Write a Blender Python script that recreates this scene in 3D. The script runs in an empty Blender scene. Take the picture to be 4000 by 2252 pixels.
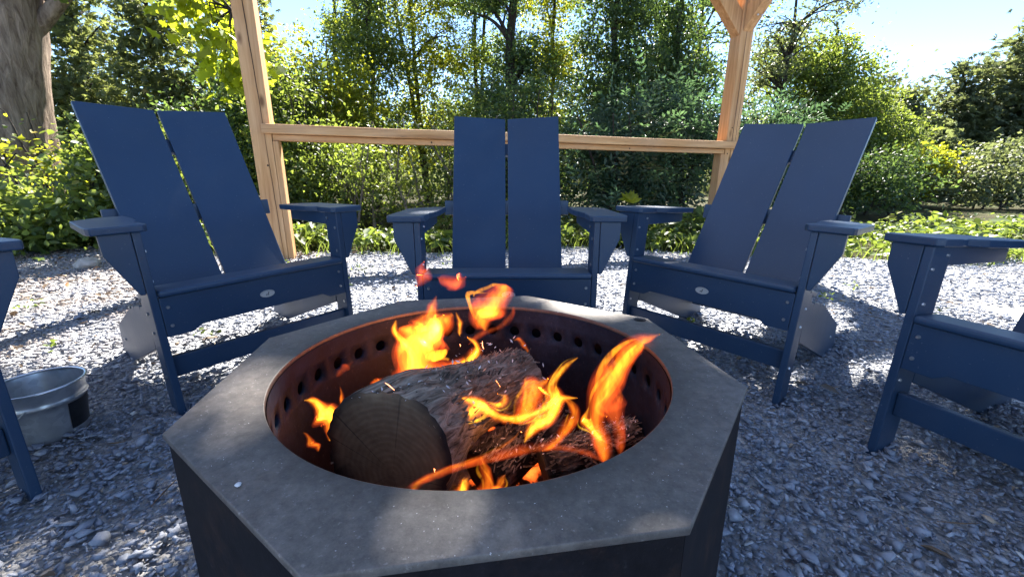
import bpy, bmesh, math, random
import numpy as np
from mathutils import Matrix, Vector, noise as mnoise

# ------------------------------------------------------------------ camera, sky, sun, exposure
scene = bpy.context.scene
COL = scene.collection
PITCH, ROLL, CAM_H = 0.2773, 0.0061, 0.7013
SUN_AZ, SUN_EL = math.radians(7.0), math.radians(45.0)      # azimuth from +Y towards +X

cam_data = bpy.data.cameras.new("camera")
cam_data.sensor_width = 36.0
cam_data.sensor_fit = 'HORIZONTAL'
cam_data.lens = 36.0 * 1649.12 / 4000.0
cam_data.clip_start, cam_data.clip_end = 0.02, 2000.0
cam = bpy.data.objects.new("camera", cam_data)
COL.objects.link(cam)
_x = Vector((1, 0, 0)); _u = Vector((0, math.sin(PITCH), math.cos(PITCH))); _f = Vector((0, math.cos(PITCH), -math.sin(PITCH)))
_r = _x * math.cos(ROLL) + _u * math.sin(ROLL); _up = _u * math.cos(ROLL) - _x * math.sin(ROLL)
_m = Matrix((_r, _up, -_f)).transposed().to_4x4(); _m.translation = (0, 0, CAM_H)
cam.matrix_world = _m
scene.camera = cam

world = bpy.data.worlds.new("World"); scene.world = world
world.use_nodes = True
wn, wl = world.node_tree.nodes, world.node_tree.links
wn.clear()
sky = wn.new('ShaderNodeTexSky'); sky.sky_type = 'NISHITA'; sky.sun_disc = False
sky.sun_elevation, sky.sun_rotation = SUN_EL, SUN_AZ
sky.air_density, sky.dust_density, sky.ozone_density = 0.65, 0.0, 3.0
wtc = wn.new('ShaderNodeTexCoord')
wsep = wn.new('ShaderNodeSeparateXYZ'); wl.new(wtc.outputs['Generated'], wsep.inputs[0])
wadd = wn.new('ShaderNodeMath'); wadd.operation = 'ADD'; wadd.inputs[1].default_value = 0.22; wl.new(wsep.outputs['Z'], wadd.inputs[0])
wmax = wn.new('ShaderNodeMath'); wmax.operation = 'MAXIMUM'; wmax.inputs[1].default_value = 0.05; wl.new(wadd.outputs[0], wmax.inputs[0])
wdiv = wn.new('ShaderNodeVectorMath'); wdiv.operation = 'DIVIDE'; wl.new(wtc.outputs['Generated'], wdiv.inputs[0]); 
wcmb = wn.new('ShaderNodeCombineXYZ'); wl.new(wmax.outputs[0], wcmb.inputs[0]); wl.new(wmax.outputs[0], wcmb.inputs[1]); wcmb.inputs[2].default_value = 1.0
wl.new(wcmb.outputs[0], wdiv.inputs[1])
wnoi = wn.new('ShaderNodeTexNoise'); wnoi.inputs['Scale'].default_value = 0.8; wnoi.inputs['Detail'].default_value = 7; wnoi.inputs['Roughness'].default_value = 0.55
wmap = wn.new('ShaderNodeMapping'); wmap.inputs['Location'].default_value = (3.1, 0.4, 0)
wl.new(wdiv.outputs[0], wmap.inputs[0]); wl.new(wmap.outputs[0], wnoi.inputs['Vector'])
wrmp = wn.new('ShaderNodeMapRange'); wrmp.inputs[1].default_value = 0.64; wrmp.inputs[2].default_value = 0.76; wl.new(wnoi.outputs['Fac'], wrmp.inputs[0])
wmix = wn.new('ShaderNodeMix'); wmix.data_type = 'RGBA'; wl.new(wrmp.outputs[0], wmix.inputs['Factor']); wl.new(sky.outputs[0], wmix.inputs['A']); wmix.inputs['B'].default_value = (8, 8.1, 8.3, 1)
wbg = wn.new('ShaderNodeBackground'); wbg.inputs['Strength'].default_value = 0.074; wl.new(wmix.outputs['Result'], wbg.inputs['Color'])
wout = wn.new('ShaderNodeOutputWorld'); wl.new(wbg.outputs[0], wout.inputs['Surface'])

sun_data = bpy.data.lights.new("sun", 'SUN'); sun_data.energy = 5.0; sun_data.angle = math.radians(0.53); sun_data.color = (1.0, 0.95, 0.87)
sun = bpy.data.objects.new("sun", sun_data); COL.objects.link(sun)
_to = Vector((math.sin(SUN_AZ) * math.cos(SUN_EL), math.cos(SUN_AZ) * math.cos(SUN_EL), math.sin(SUN_EL)))
sun.rotation_euler = _to.to_track_quat('Z', 'Y').to_euler(); sun.location = _to * 40

scene.view_settings.view_transform = 'Standard'; scene.view_settings.look = 'None'
scene.view_settings.exposure = 2.55; scene.view_settings.gamma = 1.0
scene.view_settings.use_curve_mapping = False
scene.cycles.max_bounces = 10; scene.cycles.transmission_bounces = 6; scene.cycles.diffuse_bounces = 6
scene.cycles.volume_bounces = 0; scene.cycles.transparent_max_bounces = 8
scene.cycles.use_denoising = True
scene.cycles.caustics_reflective = False; scene.cycles.caustics_refractive = False

RNG = np.random.default_rng(7)
random.seed(7)

# ------------------------------------------------------------------ helpers
def link(o, parent=None):
    COL.objects.link(o)
    if parent is not None: o.parent = parent
    return o
def tag(o, label=None, cat=None, group=None, kind=None):
    if label: o['label'] = label
    if cat: o['category'] = cat
    if group: o['group'] = group
    if kind: o['kind'] = kind
    return o
def empty(name, loc=(0, 0, 0), rot=(0, 0, 0)):
    o = bpy.data.objects.new(name, None); o.location = loc; o.rotation_euler = rot; o.empty_display_size = 0.1
    return link(o)
def np_mesh(name, V, F, mat, parent=None, smooth=False, tint=None):
    """V (n,3), F (m,k) int array of equal sized faces, or list of such arrays"""
    me = bpy.data.meshes.new(name)
    Fs = F if isinstance(F, list) else [F]
    V = np.asarray(V, np.float32)
    loops = np.concatenate([f.ravel() for f in Fs]).astype(np.int32)
    counts = np.concatenate([np.full(len(f), f.shape[1], np.int32) for f in Fs])
    starts = np.concatenate([[0], np.cumsum(counts)[:-1]]).astype(np.int32)
    me.vertices.add(len(V)); me.vertices.foreach_set('co', V.ravel())
    me.loops.add(len(loops)); me.loops.foreach_set('vertex_index', loops)
    me.polygons.add(len(counts)); me.polygons.foreach_set('loop_start', starts); me.polygons.foreach_set('loop_total', counts)
    if smooth: me.polygons.foreach_set('use_smooth', np.ones(len(counts), bool))
    if tint is not None:
        a = me.attributes.new('tint', 'FLOAT', 'FACE'); a.data.foreach_set('value', np.asarray(tint, np.float32))
    me.update(calc_edges=True); me.validate(verbose=False)
    me.materials.append(mat)
    return link(bpy.data.objects.new(name, me), parent)
def bm_obj(name, bm, mat, parent=None, smooth=False):
    me = bpy.data.meshes.new(name); bm.to_mesh(me); bm.free()
    if smooth:
        for q in me.polygons: q.use_smooth = True
    me.materials.append(mat)
    return link(bpy.data.objects.new(name, me), parent)
def bevel(bm, w, seg=2):
    bm.normal_update()
    e = [x for x in bm.edges if len(x.link_faces) == 2 and x.calc_face_angle(0) > 0.35]
    bmesh.ops.bevel(bm, geom=e, offset=w, segments=seg, affect='EDGES', profile=0.6, clamp_overlap=True)
def prism(outline, axis, lo, hi, bev=0.003, seg=2):
    """outline: 2D points in the plane normal to axis (order of remaining axes), extruded lo..hi"""
    bm = bmesh.new()
    def P(a, b, c):
        return (c, a, b) if axis == 0 else ((a, c, b) if axis == 1 else (a, b, c))
    v0 = [bm.verts.new(P(a, b, lo)) for a, b in outline]; v1 = [bm.verts.new(P(a, b, hi)) for a, b in outline]
    bm.faces.new(v0); bm.faces.new(v1[::-1]); n = len(outline)
    for i in range(n): bm.faces.new((v0[i], v1[i], v1[(i + 1) % n], v0[(i + 1) % n]))
    bmesh.ops.recalc_face_normals(bm, faces=bm.faces)
    if bev: bevel(bm, bev, seg)
    return bm
def box(lo, hi, bev=0.003, seg=2):
    return prism([(lo[0], lo[1]), (hi[0], lo[1]), (hi[0], hi[1]), (lo[0], hi[1])], 2, lo[2], hi[2], bev, seg)
def tube_np(pts, rad, sides=6, cap=True):
    """tapered tube along a polyline: returns V, F(quads)"""
    pts = np.asarray(pts, float); n = len(pts); rad = np.broadcast_to(np.asarray(rad, float), (n,))
    t = np.gradient(pts, axis=0); t /= np.linalg.norm(t, axis=1, keepdims=True) + 1e-9
    ref = np.where(np.abs(t[:, 2:3]) > 0.9, np.array([[1., 0, 0]]), np.array([[0, 0, 1.]]))
    a = np.cross(t, ref); a /= np.linalg.norm(a, axis=1, keepdims=True) + 1e-9
    b = np.cross(t, a)
    an = np.linspace(0, 2 * math.pi, sides, endpoint=False)
    V = pts[:, None] + rad[:, None, None] * (np.cos(an)[None, :, None] * a[:, None] + np.sin(an)[None, :, None] * b[:, None])
    i = np.arange(n - 1)[:, None] * sides; j = np.arange(sides)[None]; k = (j + 1) % sides
    F = np.stack([i + j, i + k, i + sides + k, i + sides + j], -1).reshape(-1, 4)
    return V.reshape(-1, 3), F
def merge(parts):
    V, F, o = [], [], 0
    for v, f in parts: V.append(v); F.append(f + o); o += len(v)
    return np.concatenate(V), np.concatenate(F)
def n3(V, s, seed=0.0):
    return np.array([mnoise.noise((x * s + seed, y * s - seed, z * s + 2 * seed)) for x, y, z in V])

# ------------------------------------------------------------------ materials
def mat_new(name):
    m = bpy.data.materials.new(name); m.use_nodes = True
    nt = m.node_tree; b = nt.nodes['Principled BSDF']
    return m, nt.nodes, nt.links, b
def N(nodes, t, **kw):
    n = nodes.new(t)
    for k, v in kw.items():
        if k in n.inputs: n.inputs[k].default_value = v
        else: setattr(n, k, v)
    return n
def ramp(nodes, stops):
    r = nodes.new('ShaderNodeValToRGB'); e = r.color_ramp.elements
    while len(e) < len(stops): e.new(0.5)
    for el, (p, c) in zip(e, stops): el.position = p; el.color = (*c, 1) if len(c) == 3 else c
    return r
def bump(nodes, links, h, strength, dist, bsdf):
    b = N(nodes, 'ShaderNodeBump', Strength=strength, Distance=dist); links.new(h, b.inputs['Height']); links.new(b.outputs[0], bsdf.inputs['Normal'])
def simple(name, col, rough=0.5, metal=0.0, spec=0.5, var=0.0, scale=20, bmp=0.0, bscale=200):
    m, n, l, b = mat_new(name)
    b.inputs['Roughness'].default_value = rough; b.inputs['Metallic'].default_value = metal; b.inputs['Specular IOR Level'].default_value = spec
    tc = N(n, 'ShaderNodeTexCoord')
    if var:
        t = N(n, 'ShaderNodeTexNoise', Scale=scale, Detail=6.0); l.new(tc.outputs['Object'], t.inputs['Vector'])
        r = ramp(n, [(0.3, [c * (1 - var) for c in col]), (0.7, [min(1, c * (1 + var)) for c in col])]); l.new(t.outputs['Fac'], r.inputs[0]); l.new(r.outputs[0], b.inputs['Base Color'])
    else: b.inputs['Base Color'].default_value = (*col, 1)
    if bmp:
        t2 = N(n, 'ShaderNodeTexNoise', Scale=bscale, Detail=3.0); l.new(tc.outputs['Object'], t2.inputs['Vector']); bump(n, l, t2.outputs['Fac'], bmp, 0.002, b)
    return m

# recycled-plastic lumber, navy, slightly dusty, with pale sky sheen painted on its tops
def mk_plastic():
    m, n, l, b = mat_new('navy_plastic_lumber')
    tc0 = N(n, 'ShaderNodeTexCoord'); oi = N(n, 'ShaderNodeObjectInfo')
    rs = N(n, 'ShaderNodeMath', operation='MULTIPLY'); rs.inputs[1].default_value = 37.0; l.new(oi.outputs['Random'], rs.inputs[0])
    va = N(n, 'ShaderNodeVectorMath', operation='ADD'); l.new(tc0.outputs['Object'], va.inputs[0]); l.new(rs.outputs[0], va.inputs[1])
    class tc: outputs = {'Object': va.outputs[0]}
    t = N(n, 'ShaderNodeTexNoise', Scale=3.5, Detail=5.0); l.new(tc.outputs['Object'], t.inputs['Vector'])
    base = ramp(n, [(0.3, (0.0125, 0.035, 0.077)), (0.7, (0.0155, 0.043, 0.093))]); l.new(t.outputs['Fac'], base.inputs[0])
    # dust flecks and smears
    d = N(n, 'ShaderNodeTexNoise', Scale=170.0, Detail=2.0); l.new(tc.outputs['Object'], d.inputs['Vector'])
    dm = N(n, 'ShaderNodeMapRange'); dm.inputs[1].default_value = 0.70; dm.inputs[2].default_value = 0.76; l.new(d.outputs['Fac'], dm.inputs[0])
    s = N(n, 'ShaderNodeTexNoise', Scale=9.0, Detail=8.0, Roughness=0.7); l.new(tc.outputs['Object'], s.inputs['Vector'])
    sm = N(n, 'ShaderNodeMapRange'); sm.inputs[1].default_value = 0.45; sm.inputs[2].default_value = 0.85; sm.inputs[4].default_value = 0.12; l.new(s.outputs['Fac'], sm.inputs[0])
    ad = N(n, 'ShaderNodeMath', operation='ADD', use_clamp=True); l.new(dm.outputs[0], ad.inputs[0]); l.new(sm.outputs[0], ad.inputs[1])
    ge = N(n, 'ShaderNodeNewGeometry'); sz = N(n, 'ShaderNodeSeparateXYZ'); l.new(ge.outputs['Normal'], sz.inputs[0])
    up = N(n, 'ShaderNodeMapRange'); up.inputs[1].default_value = 0.9; up.inputs[2].default_value = 0.995; up.inputs[4].default_value = 0.45; l.new(sz.outputs['Z'], up.inputs[0])  # top faces greyed: settled dust that also paints in the sky's sheen
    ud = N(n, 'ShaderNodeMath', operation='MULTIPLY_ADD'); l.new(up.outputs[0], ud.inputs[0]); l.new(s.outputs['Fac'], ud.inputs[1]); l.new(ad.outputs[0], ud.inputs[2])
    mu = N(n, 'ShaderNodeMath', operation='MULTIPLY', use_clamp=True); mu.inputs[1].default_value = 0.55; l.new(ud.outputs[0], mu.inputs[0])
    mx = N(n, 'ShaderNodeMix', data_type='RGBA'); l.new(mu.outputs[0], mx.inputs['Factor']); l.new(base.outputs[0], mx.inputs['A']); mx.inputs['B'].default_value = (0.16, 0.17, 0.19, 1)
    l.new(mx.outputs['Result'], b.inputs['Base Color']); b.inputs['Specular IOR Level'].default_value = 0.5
    rr = N(n, 'ShaderNodeMapRange'); rr.inputs[3].default_value = 0.34; rr.inputs[4].default_value = 0.50; l.new(s.outputs['Fac'], rr.inputs[0]); l.new(rr.outputs[0], b.inputs['Roughness'])
    f = N(n, 'ShaderNodeTexNoise', Scale=420.0, Detail=2.0); l.new(tc.outputs['Object'], f.inputs['Vector']); bump(n, l, f.outputs['Fac'], 0.10, 0.001, b)
    return m
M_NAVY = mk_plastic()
M_BOLT = simple('galvanised_bolt', (0.55, 0.55, 0.56), 0.35, 0.9)
M_BADGE = simple('badge_metal', (0.52, 0.50, 0.47), 0.45, 0.35)
M_EMBLEM = simple('badge_print', (0.03, 0.03, 0.035), 0.6)

def mk_wood(name, along, seed):
    """cedar timber: grain stretched along one object axis, knots, drying checks"""
    m, n, l, b = mat_new(name)
    tc = N(n, 'ShaderNodeTexCoord')
    sc = [9.0, 9.0, 9.0]; sc[along] = 0.45
    mp = N(n, 'ShaderNodeMapping'); mp.inputs['Scale'].default_value = sc; mp.inputs['Location'].default_value = (seed, seed * .7, seed * 1.3); l.new(tc.outputs['Object'], mp.inputs[0])
    g = N(n, 'ShaderNodeTexNoise', Scale=3.0, Detail=9.0, Roughness=0.62, Distortion=0.6); l.new(mp.outputs[0], g.inputs['Vector'])
    c = ramp(n, [(0.25, (0.28, 0.125, 0.048)), (0.45, (0.46, 0.24, 0.10)), (0.62, (0.58, 0.33, 0.15)), (0.8, (0.66, 0.42, 0.22))]); l.new(g.outputs['Fac'], c.inputs[0])
    # weathered grey film
    w = N(n, 'ShaderNodeTexNoise', Scale=2.2, Detail=6.0); l.new(tc.outputs['Object'], w.inputs['Vector'])
    wm = N(n, 'ShaderNodeMapRange'); wm.inputs[1].default_value = 0.42; wm.inputs[2].default_value = 0.75; wm.inputs[4].default_value = 0.3; l.new(w.outputs['Fac'], wm.inputs[0])
    mx = N(n, 'ShaderNodeMix', data_type='RGBA'); l.new(wm.outputs[0], mx.inputs['Factor']); l.new(c.outputs[0], mx.inputs['A']); mx.inputs['B'].default_value = (0.45, 0.35, 0.27, 1)
    # knots
    sk = [6.0, 6.0, 6.0]; sk[along] = 2.3
    kp = N(n, 'ShaderNodeMapping'); kp.inputs['Scale'].default_value = sk; kp.inputs['Location'].default_value = (seed * 2, 0, seed); l.new(tc.outputs['Object'], kp.inputs[0])
    kv = N(n, 'ShaderNodeTexVoronoi', Scale=1.0); l.new(kp.outputs[0], kv.inputs['Vector'])
    km = N(n, 'ShaderNodeMapRange'); km.inputs[1].default_value = 0.05; km.inputs[2].default_value = 0.13; km.inputs[3].default_value = 0.8; km.inputs[4].default_value = 0.0; l.new(kv.outputs['Distance'], km.inputs[0])
    mk = N(n, 'ShaderNodeMix', data_type='RGBA'); l.new(km.outputs[0], mk.inputs['Factor']); l.new(mx.outputs['Result'], mk.inputs['A']); mk.inputs['B'].default_value = (0.09, 0.035, 0.016, 1)
    l.new(mk.outputs['Result'], b.inputs['Base Color'])
    b.inputs['Roughness'].default_value = 0.72; b.inputs['Specular IOR Level'].default_value = 0.25
    bump(n, l, g.outputs['Fac'], 0.35, 0.004, b)
    return m
M_WOOD = {(a, s): mk_wood(f'cedar_timber_{a}{s}', a, 3.7 * s + a) for a in (0, 1, 2) for s in (0, 1)}
M_CHECK = simple('timber_check', (0.035, 0.02, 0.012), 0.9)

def mk_pit(name, cols, rough, metal, speck=0.35, rust=(0.12, 0.055, 0.03), rustamt=0.25):
    m, n, l, b = mat_new(name)
    tc = N(n, 'ShaderNodeTexCoord')
    t = N(n, 'ShaderNodeTexNoise', Scale=4.0, Detail=9.0, Roughness=0.65); l.new(tc.outputs['Object'], t.inputs['Vector'])
    c = ramp(n, [(0.3, cols[0]), (0.5, cols[1]), (0.72, cols[2])]); l.new(t.outputs['Fac'], c.inputs[0])
    r = N(n, 'ShaderNodeTexNoise', Scale=11.0, Detail=10.0, Roughness=0.75); l.new(tc.outputs['Object'], r.inputs['Vector'])
    rm = N(n, 'ShaderNodeMapRange'); rm.inputs[1].default_value = 0.5; rm.inputs[2].default_value = 0.72; rm.inputs[4].default_value = rustamt; l.new(r.outputs['Fac'], rm.inputs[0])
    mx = N(n, 'ShaderNodeMix', data_type='RGBA'); l.new(rm.outputs[0], mx.inputs['Factor']); l.new(c.outputs[0], mx.inputs['A']); mx.inputs['B'].default_value = (*rust, 1)
    s = N(n, 'ShaderNodeTexNoise', Scale=150.0, Detail=3.0, Roughness=0.7); l.new(tc.outputs['Object'], s.inputs['Vector'])
    sm = N(n, 'ShaderNodeMapRange'); sm.inputs[1].default_value = 0.61; sm.inputs[2].default_value = 0.72; sm.inputs[4].default_value = speck; l.new(s.outputs['Fac'], sm.inputs[0])
    m2 = N(n, 'ShaderNodeMix', data_type='RGBA'); l.new(sm.outputs[0], m2.inputs['Factor']); l.new(mx.outputs['Result'], m2.inputs['A']); m2.inputs['B'].default_value = (0.42, 0.39, 0.37, 1)
    g = N(n, 'ShaderNodeTexNoise', Scale=58.0, Detail=8.0, Roughness=0.8); l.new(tc.outputs['Object'], g.inputs['Vector'])
    gm = N(n, 'ShaderNodeMapRange'); gm.inputs[1].default_value = 0.3; gm.inputs[2].default_value = 0.7; gm.inputs[3].default_value = 0.55; gm.inputs[4].default_value = 1.5; l.new(g.outputs['Fac'], gm.inputs[0])
    g2 = N(n, 'ShaderNodeMix', data_type='RGBA', blend_type='MULTIPLY'); g2.inputs['Factor'].default_value = 1.0; l.new(m2.outputs['Result'], g2.inputs['A']); l.new(gm.outputs[0], g2.inputs['B']); m2 = g2
    l.new(m2.outputs['Result'], b.inputs['Base Color'])
    b.inputs['Metallic'].default_value = metal
    rr = N(n, 'ShaderNodeMapRange'); rr.inputs[3].default_value = rough - .1; rr.inputs[4].default_value = rough + .12; l.new(t.outputs['Fac'], rr.inputs[0]); l.new(rr.outputs[0], b.inputs['Roughness'])
    bump(n, l, s.outputs['Fac'], 0.25, 0.001, b)
    return m
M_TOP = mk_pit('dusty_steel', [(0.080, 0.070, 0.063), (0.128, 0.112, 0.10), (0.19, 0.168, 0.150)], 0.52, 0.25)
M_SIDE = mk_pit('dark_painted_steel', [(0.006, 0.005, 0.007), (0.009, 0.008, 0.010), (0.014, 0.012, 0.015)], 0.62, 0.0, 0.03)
M_LINER = mk_pit('sooted_steel', [(0.003, 0.006, 0.012), (0.006, 0.011, 0.022), (0.024, 0.036, 0.060)], 0.6, 0.0, 0.06, (0.008, 0.008, 0.011), 0.2)

def mk_leaf(name, dark, light, trans, tw=0.45, rough=0.45):
    """leaf: diffuse + translucent, colour from the per-leaf tint"""
    m, n, l, b = mat_new(name)
    out = n['Material Output']; n.remove(b)
    at = N(n, 'ShaderNodeAttribute', attribute_name='tint')
    c = ramp(n, [(0.0, dark), (0.75, light), (1.0, [min(1, light[0] * 1.9 + .02), light[1] * 1.25, light[2] * .8])]); l.new(at.outputs['Fac'], c.inputs[0])
    t = ramp(n, [(0.0, [x * .75 for x in trans]), (1.0, [min(1, x * 1.25) for x in trans])]); l.new(at.outputs['Fac'], t.inputs[0])
    p = N(n, 'ShaderNodeBsdfPrincipled', Roughness=rough); p.inputs['Specular IOR Level'].default_value = 0.35; l.new(c.outputs[0], p.inputs['Base Color'])
    tr = N(n, 'ShaderNodeBsdfTranslucent'); l.new(t.outputs[0], tr.inputs['Color'])
    mx = N(n, 'ShaderNodeMixShader'); mx.inputs[0].default_value = tw; l.new(p.outputs[0], mx.inputs[1]); l.new(tr.outputs[0], mx.inputs[2]); l.new(mx.outputs[0], out.inputs['Surface'])
    return m
M_LEAF_MID = mk_leaf('leaf_mid_green', (0.040, 0.068, 0.022), (0.095, 0.135, 0.040), (0.30, 0.38, 0.05))
M_LEAF_DARK = mk_leaf('leaf_dark_green', (0.028, 0.055, 0.026), (0.065, 0.105, 0.044), (0.17, 0.26, 0.05), 0.4)
M_LEAF_YEL = mk_leaf('leaf_yellow_green', (0.060, 0.090, 0.014), (0.115, 0.145, 0.022), (0.50, 0.52, 0.03), 0.5)
M_LEAF_MAPLE = mk_leaf('leaf_maple', (0.055, 0.092, 0.014), (0.10, 0.14, 0.02), (0.55, 0.62, 0.03), 0.55)
M_LEAF_SUMAC = mk_leaf('leaf_blue_green', (0.028, 0.058, 0.042), (0.060, 0.105, 0.068), (0.12, 0.22, 0.08), 0.35)
M_LEAF_CEDAR = mk_leaf('leaf_cedar', (0.055, 0.080, 0.042), (0.118, 0.142, 0.066), (0.32, 0.36, 0.09), 0.4)
M_LEAF_FAR = mk_leaf('leaf_far_green', (0.050, 0.070, 0.040), (0.110, 0.132, 0.068), (0.24, 0.28, 0.09), 0.38)
M_LEAF_WEED = mk_leaf('leaf_weed', (0.045, 0.085, 0.022), (0.10, 0.14, 0.035), (0.27, 0.35, 0.05), 0.40)
M_LEAF_CLIMB = mk_leaf('leaf_pale_shrub', (0.045, 0.080, 0.022), (0.11, 0.15, 0.045), (0.32, 0.40, 0.06), 0.4, 0.3)
M_LITTER = mk_leaf('leaf_dry', (0.08, 0.05, 0.03), (0.17, 0.12, 0.075), (0.10, 0.06, 0.03), 0.1)

def mk_bark(name, a, bcol, sc=(14, 14, 2.2)):
    m, n, l, b = mat_new(name)
    tc = N(n, 'ShaderNodeTexCoord'); mp = N(n, 'ShaderNodeMapping'); mp.inputs['Scale'].default_value = sc; l.new(tc.outputs['Object'], mp.inputs[0])
    t = N(n, 'ShaderNodeTexNoise', Scale=1.6, Detail=9.0, Roughness=0.68, Distortion=0.7); l.new(mp.outputs[0], t.inputs['Vector'])
    c = ramp(n, [(0.32, a), (0.68, bcol)]); l.new(t.outputs['Fac'], c.inputs[0]); l.new(c.outputs[0], b.inputs['Base Color'])
    b.inputs['Roughness'].default_value = 0.9; b.inputs['Specular IOR Level'].default_value = 0.15
    bump(n, l, t.outputs['Fac'], 0.9, 0.03, b)
    return m
M_BARK = mk_bark('grey_brown_bark', (0.085, 0.058, 0.042), (0.32, 0.25, 0.195))
M_BARK_DK = mk_bark('dark_bark', (0.020, 0.016, 0.014), (0.075, 0.062, 0.052), (30, 30, 5))
M_TWIG = simple('pale_twig', (0.16, 0.135, 0.11), 0.8, var=0.3, scale=3)

M_LINER.node_tree.nodes['Principled BSDF'].inputs['Specular IOR Level'].default_value = 0.12
M_SIDE.node_tree.nodes['Principled BSDF'].inputs['Specular IOR Level'].default_value = 0.15

def soot_ring(m, r0, r1):
    """soot baked on round the opening"""
    n, l = m.node_tree.nodes, m.node_tree.links; b = n['Principled BSDF']; src = b.inputs['Base Color'].links[0].from_socket
    tc = N(n, 'ShaderNodeTexCoord'); mp = N(n, 'ShaderNodeMapping'); mp.inputs['Scale'].default_value = (1, 1, 0); l.new(tc.outputs['Object'], mp.inputs[0])
    ln = N(n, 'ShaderNodeVectorMath', operation='LENGTH'); l.new(mp.outputs[0], ln.inputs[0])
    t = N(n, 'ShaderNodeTexNoise', Scale=9.0, Detail=8.0, Roughness=0.7); l.new(tc.outputs['Object'], t.inputs['Vector'])
    ad = N(n, 'ShaderNodeMath', operation='MULTIPLY_ADD'); ad.inputs[1].default_value = -0.07; l.new(t.outputs['Fac'], ad.inputs[0]); l.new(ln.outputs['Value'], ad.inputs[2])
    mr = N(n, 'ShaderNodeMapRange'); mr.inputs[1].default_value = r0 - .035; mr.inputs[2].default_value = r1 - .035; mr.inputs[3].default_value = 0.6; mr.inputs[4].default_value = 0.0; l.new(ad.outputs[0], mr.inputs[0])
    mx = N(n, 'ShaderNodeMix', data_type='RGBA'); l.new(mr.outputs[0], mx.inputs['Factor']); l.new(src, mx.inputs['A']); mx.inputs['B'].default_value = (0.030, 0.025, 0.024, 1); l.new(mx.outputs['Result'], b.inputs['Base Color'])
soot_ring(M_TOP, .300, .345)

# ------------------------------------------------------------------ ground
def pad_edge(x):      # far edge of the gravel pad
    return 3.62 + 0.16 * np.sin(x * 1.3 + .6) + 0.08 * np.sin(x * 3.1) - 0.06 * np.maximum(0, x - 1.0) - 0.05 * np.maximum(0, -x - 1.5)
def mk_soil():
    m, n, l, b = mat_new('forest_soil')
    tc = N(n, 'ShaderNodeTexCoord')
    t = N(n, 'ShaderNodeTexNoise', Scale=1.7, Detail=10.0, Roughness=0.7); l.new(tc.outputs['Object'], t.inputs['Vector'])
    c = ramp(n, [(0.3, (0.030, 0.034, 0.014)), (0.5, (0.055, 0.050, 0.026)), (0.7, (0.05, 0.075, 0.022))]); l.new(t.outputs['Fac'], c.inputs[0]); l.new(c.outputs[0], b.inputs['Base Color'])
    b.inputs['Roughness'].default_value = 0.95; b.inputs['Specular IOR Level'].default_value = 0.1
    t2 = N(n, 'ShaderNodeTexNoise', Scale=30.0, Detail=4.0); l.new(tc.outputs['Object'], t2.inputs['Vector']); bump(n, l, t2.outputs['Fac'], 0.8, 0.03, b)
    return m
def mk_gravelbed():
    m, n, l, b = mat_new('gravel_fines')
    tc = N(n, 'ShaderNodeTexCoord')
    v = N(n, 'ShaderNodeTexVoronoi', Scale=85.0); l.new(tc.outputs['Object'], v.inputs['Vector'])
    w = N(n, 'ShaderNodeSeparateColor'); l.new(v.outputs['Color'], w.inputs[0])
    c = ramp(n, [(0.0, (0.18, 0.185, 0.20)), (0.6, (0.34, 0.345, 0.36)), (1.0, (0.50, 0.50, 0.51))]); l.new(w.outputs[0], c.inputs[0])
    p = N(n, 'ShaderNodeTexNoise', Scale=0.9, Detail=6.0); l.new(tc.outputs['Object'], p.inputs['Vector'])
    pm = N(n, 'ShaderNodeMapRange'); pm.inputs[1].default_value = 0.45; pm.inputs[2].default_value = 0.7; pm.inputs[4].default_value = 0.35; l.new(p.outputs['Fac'], pm.inputs[0])
    mx = N(n, 'ShaderNodeMix', data_type='RGBA'); l.new(pm.outputs[0], mx.inputs['Factor']); l.new(c.outputs[0], mx.inputs['A']); mx.inputs['B'].default_value = (0.30, 0.255, 0.21, 1)
    l.new(mx.outputs['Result'], b.inputs['Base Color']); b.inputs['Roughness'].default_value = 0.9; b.inputs['Specular IOR Level'].default_value = 0.2
    iv = N(n, 'ShaderNodeMath', operation='SUBTRACT'); iv.inputs[0].default_value = 1.0; l.new(v.outputs['Distance'], iv.inputs[1])
    bump(n, l, iv.outputs[0], 0.9, 0.012, b)
    return m
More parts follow.
